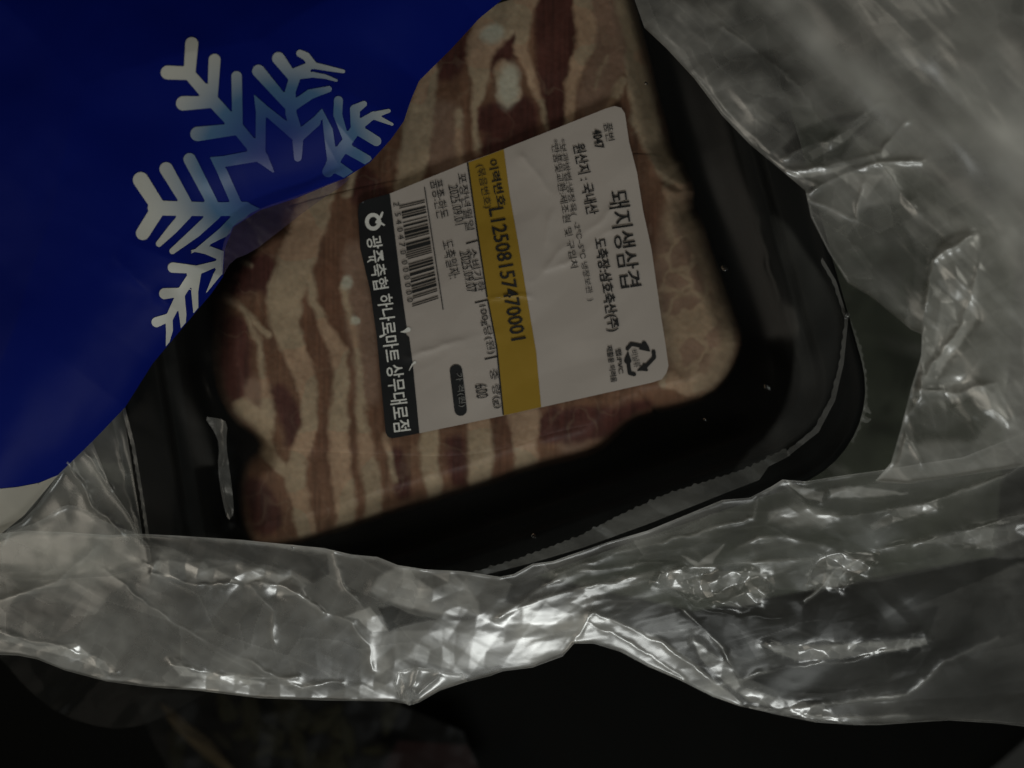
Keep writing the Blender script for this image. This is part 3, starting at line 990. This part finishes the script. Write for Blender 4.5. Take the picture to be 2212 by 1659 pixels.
s7([(285, 1042), (430, 1290)], [49, 40]); s7([(455, 972), (620, 1290)], [45, 40])
s7([(430, 1370), (330, 1480), (232, 1585)], [40, 36, 22]); s7([(640, 1370), (500, 1500), (330, 1638)], [42, 38, 22])
s7([(850, 1350), (700, 1500), (470, 1650)], [42, 38, 4])
s8([(560, 745), (700, 740), (850, 800)], [3, 40, 44])
s8([(900, 760), (780, 860), (600, 920), (480, 1100), (375, 1320)], [10, 26, 42, 40, 34])
s8([(400, 893), (620, 912)], [45, 34]); s8([(328, 1120), (480, 1105)], [48, 36]); s8([(258, 1368), (372, 1325)], [44, 34])
s8([(365, 1320), (370, 1440), (348, 1580)], [32, 30, 10]); s8([(612, 930), (590, 1100), (600, 1290)], [36, 30, 22])
s8([(465, 1120), (485, 1300), (490, 1435)], [36, 32, 18]); s8([(860, 850), (780, 960), (692, 1110)], [44, 30, 3])
SN = [(p, w_) for p, w_ in SN]
sd_pack = poly_sd(PACK)


def sd_snow(u, v):
    r = np.full(u.shape, -1e9)
    for p, w_ in SN:
        r = np.maximum(r, dline(u, v, p, w_))
    return np.minimum(r, sd_pack(u, v) - 2)


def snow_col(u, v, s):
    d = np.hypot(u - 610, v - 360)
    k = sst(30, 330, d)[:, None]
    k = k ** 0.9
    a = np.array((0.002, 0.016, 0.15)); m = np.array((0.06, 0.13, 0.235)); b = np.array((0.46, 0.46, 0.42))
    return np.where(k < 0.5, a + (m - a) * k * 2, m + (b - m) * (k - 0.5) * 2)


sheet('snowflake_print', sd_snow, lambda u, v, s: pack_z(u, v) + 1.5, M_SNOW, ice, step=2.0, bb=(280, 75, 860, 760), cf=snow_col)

# ------------------------------------------------------------------ clear plastic bag
bag = thing('plastic_bag', 'crumpled clear plastic bag opened around the meat tray and the blue ice pack', 'plastic bag')


def curl(s, a=6, w_=5):
    return a * np.exp(-s / w_)


TOPL = [(-60, 1165), (0, 1152), (60, 1146), (150, 1150), (235, 1156), (300, 1153), (400, 1158), (520, 1166), (620, 1176), (700, 1184), (760, 1198), (815, 1203), (860, 1221), (920, 1230), (1000, 1234), (1080, 1246), (1110, 1240)]
TOPR = [(1150, 1218), (1195, 1212), (1240, 1196), (1310, 1172), (1400, 1146), (1500, 1105), (1560, 1080), (1620, 1075), (1668, 1050), (1690, 1036), (1740, 1040), (1800, 1030), (1900, 1016), (2000, 1000), (2080, 988), (2150, 960), (2260, 915)]
BOTR = [(2260, 1575), (2150, 1562), (2050, 1556), (1980, 1560), (1900, 1566), (1850, 1566), (1760, 1560), (1690, 1546), (1620, 1530)]
BOTM = [(1600, 1526), (1540, 1505), (1470, 1470), (1400, 1440), (1340, 1408), (1282, 1390), (1240, 1390), (1215, 1418), (1150, 1442), (1085, 1450)]
BOTL = [(1060, 1460), (1000, 1475), (950, 1490), (900, 1518), (885, 1522), (845, 1515), (700, 1513), (560, 1508), (430, 1492), (320, 1484), (230, 1472), (140, 1448), (80, 1424), (40, 1416), (-60, 1412)]


def front_z(u, v):
    # the folded front wall: high along the tray, falling towards the hem
    t = np.clip((v - (1190 - 0.07 * (u - 900))) / 330.0, -0.5, 1.2)
    return 338 - 55 * t + 22 * np.sin(t * 3.0)


def flat(val, gl=1.0):
    return lambda u, v, s: np.stack([0 * u + val, 0 * u + gl, 0 * u], 1)


def lay(u, v, pts, val, soft_=4):
    return val * sst(-soft_, soft_, poly_sd(pts)(u, v))


def tilted(u, v, pts, val, w0=4, w1=60):
    """a painted tone, as of a second layer, that starts sharply at a polyline and thins out on one side of it"""
    P = np.array(pts, float)
    d = dline(u, v, pts)
    best = np.full(u.shape, 1e9); side = np.zeros(u.shape)
    for k in range(len(P) - 1):
        a, b = P[k], P[k + 1]
        t = np.clip(((u - a[0]) * (b[0] - a[0]) + (v - a[1]) * (b[1] - a[1])) / ((b - a) ** 2).sum(), 0, 1)
        dd = np.hypot(u - a[0] - t * (b[0] - a[0]), v - a[1] - t * (b[1] - a[1]))
        cr = (b[0] - a[0]) * (v - a[1]) - (b[1] - a[1]) * (u - a[0])
        m = dd < best
        best = np.where(m, dd, best); side = np.where(m, cr, side)
    return np.where(side > 0, val * np.exp(-d / w1), val * np.exp(-(d / w0) ** 2))


LEFT_AREA = TOPL[:-1] + [(1105, 1262), (1090, 1300), (1160, 1320), (1272, 1328), (1330, 1340), (1420, 1378), (1500, 1432), (1560, 1485), (1606, 1527)] + BOTM[1:] + BOTL
TRI_A = [(1250, 1330), (1272, 1328), (1330, 1340), (1420, 1378), (1500, 1432), (1560, 1485), (1606, 1527)] + BOTM[1:7] + [(1240, 1385)]
FOLDS = [   # polyline, ridge height, ridge width, painted tone of the fold, reach of the tone
    ([(225, 1230), (320, 1310), (450, 1390), (560, 1440), (650, 1485), (740, 1475)], 12, 5, 0.12, 30),
    ([(700, 1325), (620, 1270), (560, 1255), (420, 1262), (330, 1240), (340, 1215)], 18, 9, 0.45, 34),
    ([(0, 1370), (110, 1390), (200, 1420), (225, 1455)], 13, 6, 0.25, 22),
    ([(370, 1435), (420, 1445), (510, 1460), (640, 1462)], 12, 6, 0.25, 18),
    ([(700, 1325), (760, 1345), (800, 1395), (806, 1450)], 16, 7, 0.2, 30),
    ([(540, 1265), (590, 1320), (590, 1380)], 8, 6, 0.12, 24),
    ([(0, 1300), (130, 1250), (200, 1190)], 12, 14, 0.12, 60),
    ([(720, 1190), (740, 1260), (800, 1330)], 12, 6, 0.1, 20),
    ([(1270, 1330), (1240, 1390)], 18, 10, 0.3, 40),
    ([(1280, 1325), (1400, 1375), (1500, 1440), (1560, 1490), (1600, 1520)], 14, 7, 0.3, 16),
    ([(1270, 1345), (1380, 1400), (1480, 1465)], 9, 6, 0.12, 20),
    ([(1480, 1320), (1560, 1400), (1600, 1470)], 12, 6, 0.2, 26),
    ([(1690, 1040), (1640, 1075), (1625, 1120), (1560, 1135), (1350, 1190), (1200, 1240)], 14, 8, 0.25, 40),
    ([(1180, 1265), (1250, 1235), (1350, 1220), (1430, 1215)], 10, 8, 0.2, 40),
    ([(1070, 1340), (1160, 1275), (1220, 1240)], 10, 7, 0.25, 30),
    ([(1080, 1335), (1180, 1290), (1280, 1265), (1420, 1238), (1600, 1215), (1760, 1205)], 14, 10, 0.3, 50),
    ([(1430, 1260), (1500, 1310), (1600, 1330), (1690, 1335)], 18, 10, -0.1, 30),
    ([(1740, 1300), (1800, 1235), (1900, 1185), (2060, 1160), (2230, 1105)], 22, 14, 0.35, 44),
    ([(1690, 1040), (1760, 1110), (1850, 1115), (2000, 1090), (2230, 1000)], 18, 12, 0.25, 40),
    ([(1560, 1480), (1700, 1440), (1830, 1430), (1960, 1395)], 18, 12, 0.35, 30),
    ([(1620, 1530), (1760, 1545), (1860, 1550), (1960, 1545)], 14, 9, 0.35, 18),
    ([(1700, 1530), (1860, 1510), (1960, 1500), (2040, 1430), (2160, 1380)], 14, 12, 0.2, 26),
    ([(1600, 1180), (1640, 1160), (1700, 1160), (1780, 1180)], 12, 12, 0.35, 40),
    ([(1700, 1240), (1760, 1215), (1860, 1225), (2000, 1210)], 10, 10, -0.1, 40),
]


def cA(*p):
    return [(a * .6094, 972 + b * .6094) for a, b in p]


def cB(*p):
    return [(864 + a * .6094, 972 + b * .6094) for a, b in p]


PATCH = [   # outline, bright or dark tone painted into milkiness, facet strength, edge softness
    (cA((520, 410), (570, 390), (660, 400), (720, 395), (740, 420), (830, 405), (930, 420), (1010, 450), (1030, 440), (1085, 480), (1060, 512), (960, 515), (920, 462), (850, 467), (700, 470), (600, 450)), 0.65, 0.5, 3),
    (cA((-60, 630), (0, 650), (60, 665), (130, 695), (230, 690), (270, 685), (310, 720), (370, 750), (412, 795), (330, 765), (230, 732), (100, 700), (-60, 655)), 0.6, 0.5, 2),
    (cA((350, 805), (450, 805), (520, 820), (640, 845), (720, 800), (900, 820), (1050, 812), (1190, 852), (1330, 822), (1410, 850), (1390, 898), (1100, 888), (800, 877), (600, 852)), 0.35, 0.35, 3),
    (cA((600, 755), (640, 757), (680, 790), (800, 797), (950, 828), (880, 832), (700, 805), (640, 800)), 0.6, 0.8, 2),
    (cA((1310, 500), (1340, 450), (1400, 418), (1480, 425), (1600, 430), (1650, 480), (1695, 540), (1705, 585), (1560, 582), (1460, 562), (1370, 535)), 0.8, 0.35, 5),
    (cA((1225, 590), (1310, 555), (1375, 640), (1320, 645), (1270, 600)), 0.8, 0.3, 2),
    (cA((1310, 650), (1420, 640), (1560, 640), (1700, 590), (1850, 615), (2080, 600), (2040, 700), (1900, 750), (1600, 780), (1540, 760), (1450, 740), (1400, 760), (1330, 805)), 0.35, 0.12, 3),
    (cA((1340, 558), (1390, 552), (1450, 578), (1545, 600), (1430, 622), (1380, 642)), -0.45, 0, 3),
    (cB((905, 470), (930, 440), (990, 425), (1060, 450), (1130, 430), (1240, 430), (1300, 440), (1310, 500), (1280, 540), (1190, 560), (1130, 540), (1030, 510), (960, 490)), 0.45, 1.5, 2),
    (cB((1440, 470), (1490, 375), (1560, 368), (1680, 370), (1680, 420), (1620, 440), (1570, 495), (1500, 490)), 0.3, 1.3, 4),
    (cB((1280, 690), (1400, 688), (1550, 690), (1700, 680), (1860, 665), (1870, 690), (1700, 715), (1560, 740), (1400, 745), (1340, 722)), 0.5, 1.1, 3),
    (cB((1200, 860), (1230, 845), (1350, 880), (1500, 908), (1560, 962), (1450, 952), (1340, 920), (1240, 892)), 0.6, 0.8, 3),
    (cB((1365, 105), (1420, 130), (1500, 150), (1495, 182), (1440, 172), (1380, 125)), 0.8, 0.6, 2),
    (cB((1520, 140), (1620, 128), (1800, 155), (1640, 168), (1530, 168)), 0.8, 0.3, 3),
    (cB((1310, 225), (1400, 190), (1560, 230), (1500, 272), (1380, 272), (1310, 250)), 0.6, 0.3, 9),
    (cB((1665, 270), (1760, 210), (1900, 188), (1905, 210), (1760, 250), (1680, 285)), 0.6, 0.6, 4),
    (cB((1000, 375), (1060, 400), (1150, 335), (1105, 400), (1050, 415)), 0.9, 0.3, 3),
    (cB((1040, 670), (1100, 715), (1170, 765), (1205, 840), (1190, 855), (1120, 795), (1060, 735)), 0.6, 0.5, 3),
    (cB((1690, 335), (1850, 310), (2000, 290), (2250, 250), (2250, 300), (2080, 355), (2000, 335), (1850, 325)), 0.4, 0.6, 6),
    (cB((300, 600), (480, 530), (600, 520), (640, 470), (900, 430), (930, 450), (700, 520), (640, 580), (620, 640), (300, 640)), 0.25, 0.2, 4),
    (cB((460, 560), (560, 500), (680, 420), (860, 390), (1000, 395), (900, 425), (700, 470), (600, 530), (560, 560)), -0.18, 0, 3),
    (cB((1030, 512), (1180, 565), (1290, 545), (1330, 500), (1440, 500), (1700, 470), (1900, 430), (2100, 385), (2250, 380), (1900, 520), (1800, 560), (1500, 610), (1250, 620), (1120, 600)), -0.30, 0, 6),
    (cB((1240, 812), (1350, 765), (1600, 740), (1850, 700), (1780, 770), (1700, 830), (1500, 862), (1350, 856)), -0.3, 0, 4),
    (cB((960, 520), (1060, 560), (1200, 640), (1260, 740), (1180, 720), (1080, 640), (980, 580)), -0.25, 0, 6),
    (cA((440, 300), (620, 310), (900, 335), (1160, 370), (1170, 440), (1110, 470), (1030, 430), (930, 405), (720, 385)), -0.30, 0, 4),
    (cB((1200, 620), (1400, 600), (1800, 580), (1900, 560), (1860, 650), (1500, 680), (1280, 680)), -0.2, 0, 12),
]


def patches(u, v):
    a = u + 3 * vn(u / 14, v / 14, 801); b = v + 3 * vn(u / 14, v / 14, 802)
    d = 0 * u; f = 0 * u
    for pts, val, fac, so in PATCH:
        sd = poly_sd(pts)(a, b)
        d = d + val * sst(-so, so, sd)
        if fac:
            f = np.maximum(f, fac * sst(-18, 4, sd))
    return d, f


def crest(u, v, pts, w_=2.4):  # bright highlight line along a crease, painted into the milkiness
    a = u + 9 * vn(u / 34, v / 34, 901) + 3 * vn(u / 11, v / 11, 902)
    b = v + 9 * vn(u / 34, v / 34, 903) + 3 * vn(u / 11, v / 11, 904)
    return np.exp(-dline(a, b, pts) / w_) * np.clip(0.8 + 1.4 * vn(u / 40, v / 40, 905), 0.15, 1.5)


def z_front(u, v, s):
    z = front_z(u, v)
    amp = 0.08 + patches(u, v)[1]
    z = z + amp * crumple(u, v, 401, 40, 19, -0.2, 1.2, 1, 0.4) + np.clip(amp - 0.6, 0, 1) * crumple(u, v, 402, 24, 12, 0.3, 1.1, 1, 0.4)
    lf = sst(1250, 950, u)
    z = z + (0.16 + 0.14 * (1 - lf) + 0.2 * amp) * (crumple(u, v, 405, 34, 11, 0.42, 5, 2, 0.3) * lf + crumple(u, v, 406, 30, 12, -0.2, 5, 2, 0.3) * (1 - lf))
    z = z + 0.35 * crumple(u, v, 407, 60, 12, -0.9, 4, 1, 0.3)
    z = z + soft(u, v, 410, 190, 26, -0.22, 2.6)
    for p, a, w_, lv, lr in FOLDS:
        z = z + ridge(u, v, p, a * 0.4, w_)
    return z + curl(s, 5, 3)


def c_front(u, v, s):
    d = 0.13 + 0 * u
    d = d + lay(u, v, LEFT_AREA, 0.42)
    d = d + lay(u, v, TRI_A, 0.25, 5)
    pd, pf = patches(u, v)
    d = d + pd
    d = d + 0.25 * blob(u, v, 210, 1200, 190, 60, 0.05) + 0.35 * blob(u, v, 1100, 1340, 170, 70, -0.1) - 0.10 * blob(u, v, 450, 1330, 190, 60, 0.4) - 0.15 * blob(u, v, 70, 1320, 110, 36)  # broad bright and dark areas painted into the front wall
    d = d - 0.12 * blob(u, v, 2030, 1440, 210, 90, -0.1)
    d = d + 0.22 * blob(u, v, 2000, 1030, 260, 34, -0.15) + 0.22 * blob(u, v, 1330, 1170, 240, 30, -0.33) + 0.2 * blob(u, v, 2190, 1200, 50, 160)
    for p, a, w_, lv, lr in FOLDS:
        if lv > 0:
            d = d + 0.55 * tilted(u, v, p, lv, 3, lr) + 0.55 * crest(u, v, p)
        else:
            d = d + lv * np.exp(-dline(u, v, p) / lr)
    d = d + 0.5 * np.exp(-s / 2.8)  # bright edge line painted along the outline
    lf = sst(1250, 950, u)
    k1, c1 = creases(u, v, 0.45, 62, 3.2, 480); k2, c2 = creases(u, v, -0.2, 44, 4.0, 484); k3, c3 = creases(u, v, -1.0, 40, 2.2, 488)
    k4, c4 = creases(u, v, 0.1, 20, 1.5, 492, 0.09)
    cr = np.clip(pf, 0, 1)
    d = np.maximum(d, 0.03) * (1 + 0.2 * (c1 - 0.5) * lf + 0.4 * (c2 - 0.5) * (1 - lf) + 0.15 * (c3 - 0.5) + 0.8 * (c4 - 0.5) * cr)  # shading of the facets painted in as milkiness, flat by flat
    d = d + 0.16 * k1 * lf * (c1 > 0.45) + 0.14 * k2 * (1 - lf) * (c2 > 0.55) * sst(2100, 1500, u) + 0.08 * k3 * (c3 > 0.5) * lf + 0.25 * k4 * cr  # pale highlights painted on the fine creases
    d = d * (1 + 0.35 * vn(u / 60, v / 30, 470) + 0.25 * vn(u / 22, v / 15, 471))
    g = np.clip(0.04 + 0.85 * d + 0.5 * cr, 0.06, 1.6)
    return np.stack([np.clip(d, 0.04, 2.2), g, 0 * u], 1)


outline_base = TOPL + TOPR + BOTR + BOTM + BOTL
sheet('front_wall', poly_sd(outline_base), z_front, M_LAY, bag, step=2.6, cf=c_front)
sheet('front_wall', poly_sd(outline_base), lambda u, v, s: front_z(u, v) - 40 + soft(u, v, 480, 150, 40, -0.5, 2.0) + 0.5 * crumple(u, v, 481, 110, 16, 0.5, 2.0, 2, 0.8), M_LAY, bag, step=4, cf=flat(0.12, 0.12))
# gathered pucker at the lowest point of the hem
sheet('hem_pucker', poly_sd([(858, 1450), (900, 1440), (950, 1450), (1000, 1455), (1010, 1472), (950, 1492), (905, 1518), (884, 1524), (862, 1512), (850, 1480)]),
      lambda u, v, s: 350 + ridge(u, v, [(884, 1522), (900, 1440)], 22, 9) + ridge(u, v, [(884, 1522), (950, 1455)], 18, 8) + ridge(u, v, [(884, 1522), (866, 1455)], 14, 6) + curl(s, 8, 3), M_LAY, bag, step=2, cf=flat(0.35, 1.3))


def fold(name, pts, zc, seed, amp=18, lam=42, ang=0.0, mat=None, cl=10, st=1.3, step=2.6, dens=0.5):
    return sheet(name, poly_sd(smooth_poly(pts, 1)), lambda u, v, s: zc + crumple(u, v, seed, lam * 1.25, amp * 1.25, ang, st, 2, 0.6) + 16 * (1 - np.exp(-s / 22)) + curl(s, cl, 4),
                 M_LAY, bag, step=step, cf=lambda u, v, s: np.stack([dens * sst(0, 26, s), sst(0, 26, s), 0 * u], 1))


RF = [   # folds of the side wall
    ([(1500, 150), (1640, 330), (1760, 400)], 10, 8, 0.10, 40), ([(1700, 372), (1790, 360), (1900, 330), (1960, 260)], 18, 10, 0.15, 30),
    ([(1690, 340), (1790, 300), (1900, 222)], 22, 16, 0.3, 40), ([(1740, 420), (1820, 380), (1900, 350), (1990, 350)], 16, 6, 0.35, 40),
    ([(1740, 430), (1800, 455), (1850, 475), (1865, 400)], 12, 6, 0.2, 16), ([(1990, 850), (1995, 700), (2015, 560), (2100, 510)], 22, 10, 0.3, 50),
    ([(2000, 810), (2080, 700), (2120, 560)], 16, 8, 0.5, 60), ([(1940, 1000), (1960, 900), (1990, 860)], 12, 6, 0.15, 30),
    ([(1880, 330), (1960, 430), (2000, 480)], 14, 10, 0.2, 50), ([(1560, 60), (1700, 160), (1800, 300)], 14, 18, 0.15, 50),
    ([(1990, 840), (2060, 850), (2150, 830), (2190, 900)], 16, 10, 0.3, 40), ([(1900, 985), (1925, 900), (1945, 930), (1990, 1000)], 10, 5, 0.15, 20),
    ([(1480, 80), (1560, 230), (1660, 330)], 10, 10, 0.12, 40),
]


def cR(*p):
    return [(1106 + a * .5, b * .5) for a, b in p]


RPATCH = [  # lighter and darker areas painted into the side wall's milkiness
    (cR((1260, 870), (1330, 890), (1420, 955), (1500, 905), (1640, 870), (1745, 1060), (1735, 1250), (1690, 1440), (1560, 1350), (1400, 1240), (1300, 1050)), -0.22, 0, 7),
    (cR((840, 240), (1000, 200), (1130, 230), (1290, 310), (1250, 420), (1080, 330), (900, 330)), -0.22, 0, 22),
    (cR((1170, 640), (1240, 560), (1400, 500), (1590, 470), (1600, 500), (1480, 600), (1420, 690), (1300, 700), (1200, 700)), -0.28, 0, 8),
    (cR((1280, 660), (1420, 580), (1540, 510), (1440, 610), (1300, 690)), 0.35, 0, 4),
    (cR((1190, 745), (1290, 745), (1480, 705), (1400, 740), (1300, 765), (1220, 765)), 0.6, 0.2, 3),
    (cR((1390, 740), (1600, 760), (1530, 860), (1460, 800)), 0.35, 0.5, 4),
    (cR((1580, 760), (1640, 740), (1800, 870), (1980, 960), (2050, 1010), (1900, 1020), (1760, 960), (1660, 870)), 0.30, 0.25, 10),
    (cR((1840, 1070), (1920, 1020), (2010, 1000), (2010, 1380), (1900, 1530), (1840, 1620), (1820, 1500), (1850, 1350)), 0.30, 0.8, 4),
    (cR((1890, 1400), (2000, 1380), (1990, 1420), (1870, 1580), (1830, 1600)), 0.55, 0.5, 3),
    (cR((700, 10), (960, 10), (960, 90), (800, 110), (720, 70)), 0.3, 0.3, 14),
    (cR((980, 440), (1060, 450), (1180, 540), (1160, 560), (1040, 500)), 0.3, 0.4, 5),
    (cR((1740, 1080), (1800, 1050), (1790, 1400), (1700, 1640), (1640, 1660), (1720, 1400)), -0.12, 0.2, 6),
    (cR((1680, 1690), (1840, 1650), (1980, 1700), (2080, 1800), (2000, 1900), (1800, 1900), (1640, 1960)), -0.28, 0.3, 10),
    (cR((1860, 1660), (2000, 1640), (2080, 1700), (2140, 1830), (2040, 1760), (1980, 1720), (1900, 1740)), 0.45, 0.9, 5),
    (cR((1640, 1850), (1690, 1700), (1720, 1840), (1760, 1980), (1700, 1960), (1660, 1920)), 0.25, 0.4, 3),
]


def rpatches(u, v):
    a = u + 3 * vn(u / 14, v / 14, 811); b = v + 3 * vn(u / 14, v / 14, 812)
    d = 0 * u; f = 0 * u
    for pts, val, fac, so in RPATCH:
        sd = poly_sd(pts)(a, b)
        d = d + val * sst(-so, so, sd)
        if fac:
            f = np.maximum(f, fac * sst(-18, 4, sd))
    return d, f


def z_right(u, v, s):
    k = np.clip((u - 1350) / 860.0, 0, 1)
    z = 305 + 190 * k
    amp = 0.12 + 0.8 * rpatches(u, v)[1] + 0.25 * blob(u, v, 2090, 780, 110, 160)
    z = z + amp * crumple(u, v, 601, 60, 20, 0.9, 1.6, 1, 0.5)
    z = z + (0.2 + 0.4 * amp) * crumple(u, v, 606, 34, 12, 0.85, 4.5, 2, 0.3) + 0.3 * crumple(u, v, 607, 60, 12, -0.5, 3, 1, 0.3)
    z = z + soft(u, v, 611, 210, 40, 0.95, 2.6)
    for p, a, w_, lv, lr in RF:
        z = z + ridge(u, v, p, a * 0.4, w_)
    return z + curl(s, 4, 3)


def c_right(u, v, s):
    d = 0.66 + 0 * u
    pd, pf = rpatches(u, v)
    d = d + 1.6 * pd + 0.3 * sst(2000, 2200, u) * sst(900, 600, v)  # painted tones, brightened towards the far right
    for p, a, w_, lv, lr in RF:
        d = d + 0.5 * tilted(u, v, p, lv, 3, lr) + 0.3 * crest(u, v, p, 3.0)
    d = d + 0.25 * np.exp(-s / 4)  # lit rim of the side wall, painted in
    k1, c1 = creases(u, v, 0.85, 60, 3.0, 680); k2, c2 = creases(u, v, -0.4, 50, 2.0, 684); k3, c3 = creases(u, v, 1.2, 24, 2.0, 688, 0.1)
    cr = np.clip(pf, 0, 1)
    d = np.maximum(d, 0.05) * (1 + 0.25 * (c1 - 0.5) + 0.2 * (c2 - 0.5) + 0.5 * (c3 - 0.5) * cr) + 0.13 * k1 * (c1 > 0.4) + 0.1 * k2 * (c2 > 0.5) + 0.2 * k3 * cr  # facet shading and crease highlights put into the milkiness
    d = d * (1 + 0.4 * vn((u + v) / 120, (v - u) / 45, 670) + 0.25 * vn(u / 26, v / 20, 671))
    return np.stack([np.clip(d, 0.05, 2), np.clip(0.1 + 0.7 * d + 0.4 * cr, 0.1, 1.3), 0 * u], 1)


RIGHT = [(1350, -60), (1378, 20), (1392, 60), (1440, 105), (1500, 170), (1560, 250), (1620, 312), (1700, 378), (1740, 412), (1752, 470), (1790, 545), (1832, 612), (1880, 640), (1930, 680), (1968, 712), (1992, 722), (1990, 770),
         (1968, 840), (1948, 920), (1925, 1000), (1890, 1040), (1960, 1045), (2260, 1000), (2260, -60)]
sheet('side_wall', poly_sd(RIGHT), z_right, M_LAY, bag, step=3.0, cf=c_right)


def z_right2(u, v, s):
    return z_right(u, v, s) + 60 + crumple(u, v, 641, 90, 24, 1.2, 1.5, 1, 0.6) * (0.15 + blob(u, v, 2110, 800, 110, 250)) + curl(s, 14, 6)


R2 = [(1560, -60), (1600, 60), (1700, 200), (1780, 300), (1900, 370), (1990, 440), (2010, 540), (2000, 640), (1990, 800), (2010, 870), (2080, 900), (2120, 960), (2190, 960), (2260, 930), (2260, -60)]
sheet('side_fold', poly_sd(smooth_poly(R2, 1)), z_right2, M_LAY, bag, step=3.4, cf=lambda u, v, s: np.stack([(0.22 + 0.25 * vn(u / 50, v / 70, 680)) * sst(0, 50, s) + 0.05, 0.35 * sst(0, 50, s), 0 * u], 1))
0 and fold('fold', [(1990, 720), (2050, 700), (2130, 600), (2150, 700), (2090, 800), (2020, 850), (1980, 810)], 560, 651, 24, 50, 1.2)
0 and fold('fold', [(1970, 780), (2060, 770), (2170, 780), (2230, 840), (2180, 900), (2200, 950), (2120, 950), (2040, 890), (1990, 860)], 545, 661, 26, 46, 0.4)
0 and fold('fold', [(1400, 1250), (1430, 1226), (1500, 1215), (1600, 1230), (1710, 1240), (1735, 1290), (1715, 1340), (1650, 1355), (1600, 1335), (1520, 1310), (1430, 1295)], 352, 501, 26, 34, dens=0.35)


def z_near(u, v, s):
    d = (u - v * 0.85 - 1500) / 700.0
    return 640 + 190 * np.clip(d, -0.2, 1.2) + soft(u, v, 701, 160, 75, 0.75, 3.0) + crumple(u, v, 711, 200, 16, 0.8, 2.5, 1)


NEAR = [(1570, -80), (1640, 40), (1740, 160), (1850, 270), (1990, 380), (2110, 500), (2180, 620), (2215, 760), (2230, 900), (2300, 900), (2300, -80)]
sheet('near_fold', poly_sd(smooth_poly(NEAR, 1)), z_near, M_LAY, bag, step=5, cf=lambda u, v, s: np.stack([np.clip(0.38 + 0.45 * vn((u - 0.8 * v) / 120, (u + v) / 500, 690) + 0.55 * np.exp(-(dline(u, v, [(1640, -40), (1790, 110), (1990, 270), (2160, 290)]) / 34) ** 2) + 0.35 * np.exp(-(dline(u, v, [(2212, 300), (2150, 560), (2212, 700)]) / 60) ** 2) - 0.32 * blob(u, v, 1830, 60, 110, 60, 0.6), 0, 2) * sst(-5, 60, s) + 0.03, 0.35 * sst(0, 60, s), 0 * u], 1))  # light bands and a dark spot painted into this fold

# left side, between the pack and the tray
def z_left(u, v, s):
    z = 268 + soft(u, v, 801, 140, 24, 1.0, 2.0) + 0.5 * crumple(u, v, 811, 80, 12, 1.1, 2.0, 2)
    for p, a, w_ in (([(170, 965), (215, 1010), (240, 1060)], 8, 5), ([(240, 900), (262, 1000), (290, 1110), (308, 1160)], 7, 4), ([(150, 1000), (200, 1090), (260, 1150)], 12, 14)):
        z = z + ridge(u, v, p, a, w_)
    return z + curl(s, 8, 4)


sheet('left_wall', poly_sd([(262, 860), (276, 940), (294, 1040), (312, 1150), (330, 1250), (-60, 1300), (-60, 1120), (60, 1100), (125, 1000)]), z_left, M_LAY, bag, step=3, cf=flat(0.55, 0.7))
sheet('left_fold', poly_sd(smooth_poly([(190, 930), (222, 1010), (238, 1052), (262, 1085), (284, 1118), (304, 1160), (300, 1230), (0, 1260), (0, 1150), (60, 1120), (130, 1020)], 1)),
      lambda u, v, s: z_left(u, v, s) + 22 + soft(u, v, 821, 90, 14), M_LAY, bag, step=3, cf=flat(0.45, 0.6))
sheet('left_fold', poly_sd(smooth_poly([(-40, 1170), (20, 1150), (90, 1125), (135, 1090), (175, 1094), (230, 1130), (320, 1160), (330, 1240), (-40, 1260)], 1)),
      lambda u, v, s: 345 + soft(u, v, 831, 90, 14) + curl(s, 8, 6), M_LAY, bag, step=3, cf=flat(0.3, 0.6))
# lower back layer seen faintly under the hem at lower left
sheet('back_wall', poly_sd(smooth_poly([(-60, 1380), (0, 1420), (60, 1490), (130, 1545), (230, 1575), (300, 1570), (360, 1545), (440, 1500), (500, 1470), (200, 1380)], 1)),
      lambda u, v, s: 60 + crumple(u, v, 841, 90, 20, -0.6, 2.2, 2), M_LAY, bag, step=4, cf=flat(0.02, 0.03))
# bag bottom under the tray, seen as the dark greenish gap on the right
sheet('bag_floor', poly_sd([(60, 1000), (1500, 1320), (2150, 1200), (2200, 500), (1700, 200), (1650, 600), (1500, 1000)]),
      lambda u, v, s: -40 + crumple(u, v, 851, 160, 22, 0.4, 1.4, 2), film('bag_floor_film', milk=0.16, color=(0.50, 0.55, 0.40)), bag, step=9)

print('meshes', len([o for o in SC.objects if o.type == 'MESH']), 'polys', sum(len(o.data.polygons) for o in SC.objects if o.type == 'MESH'))
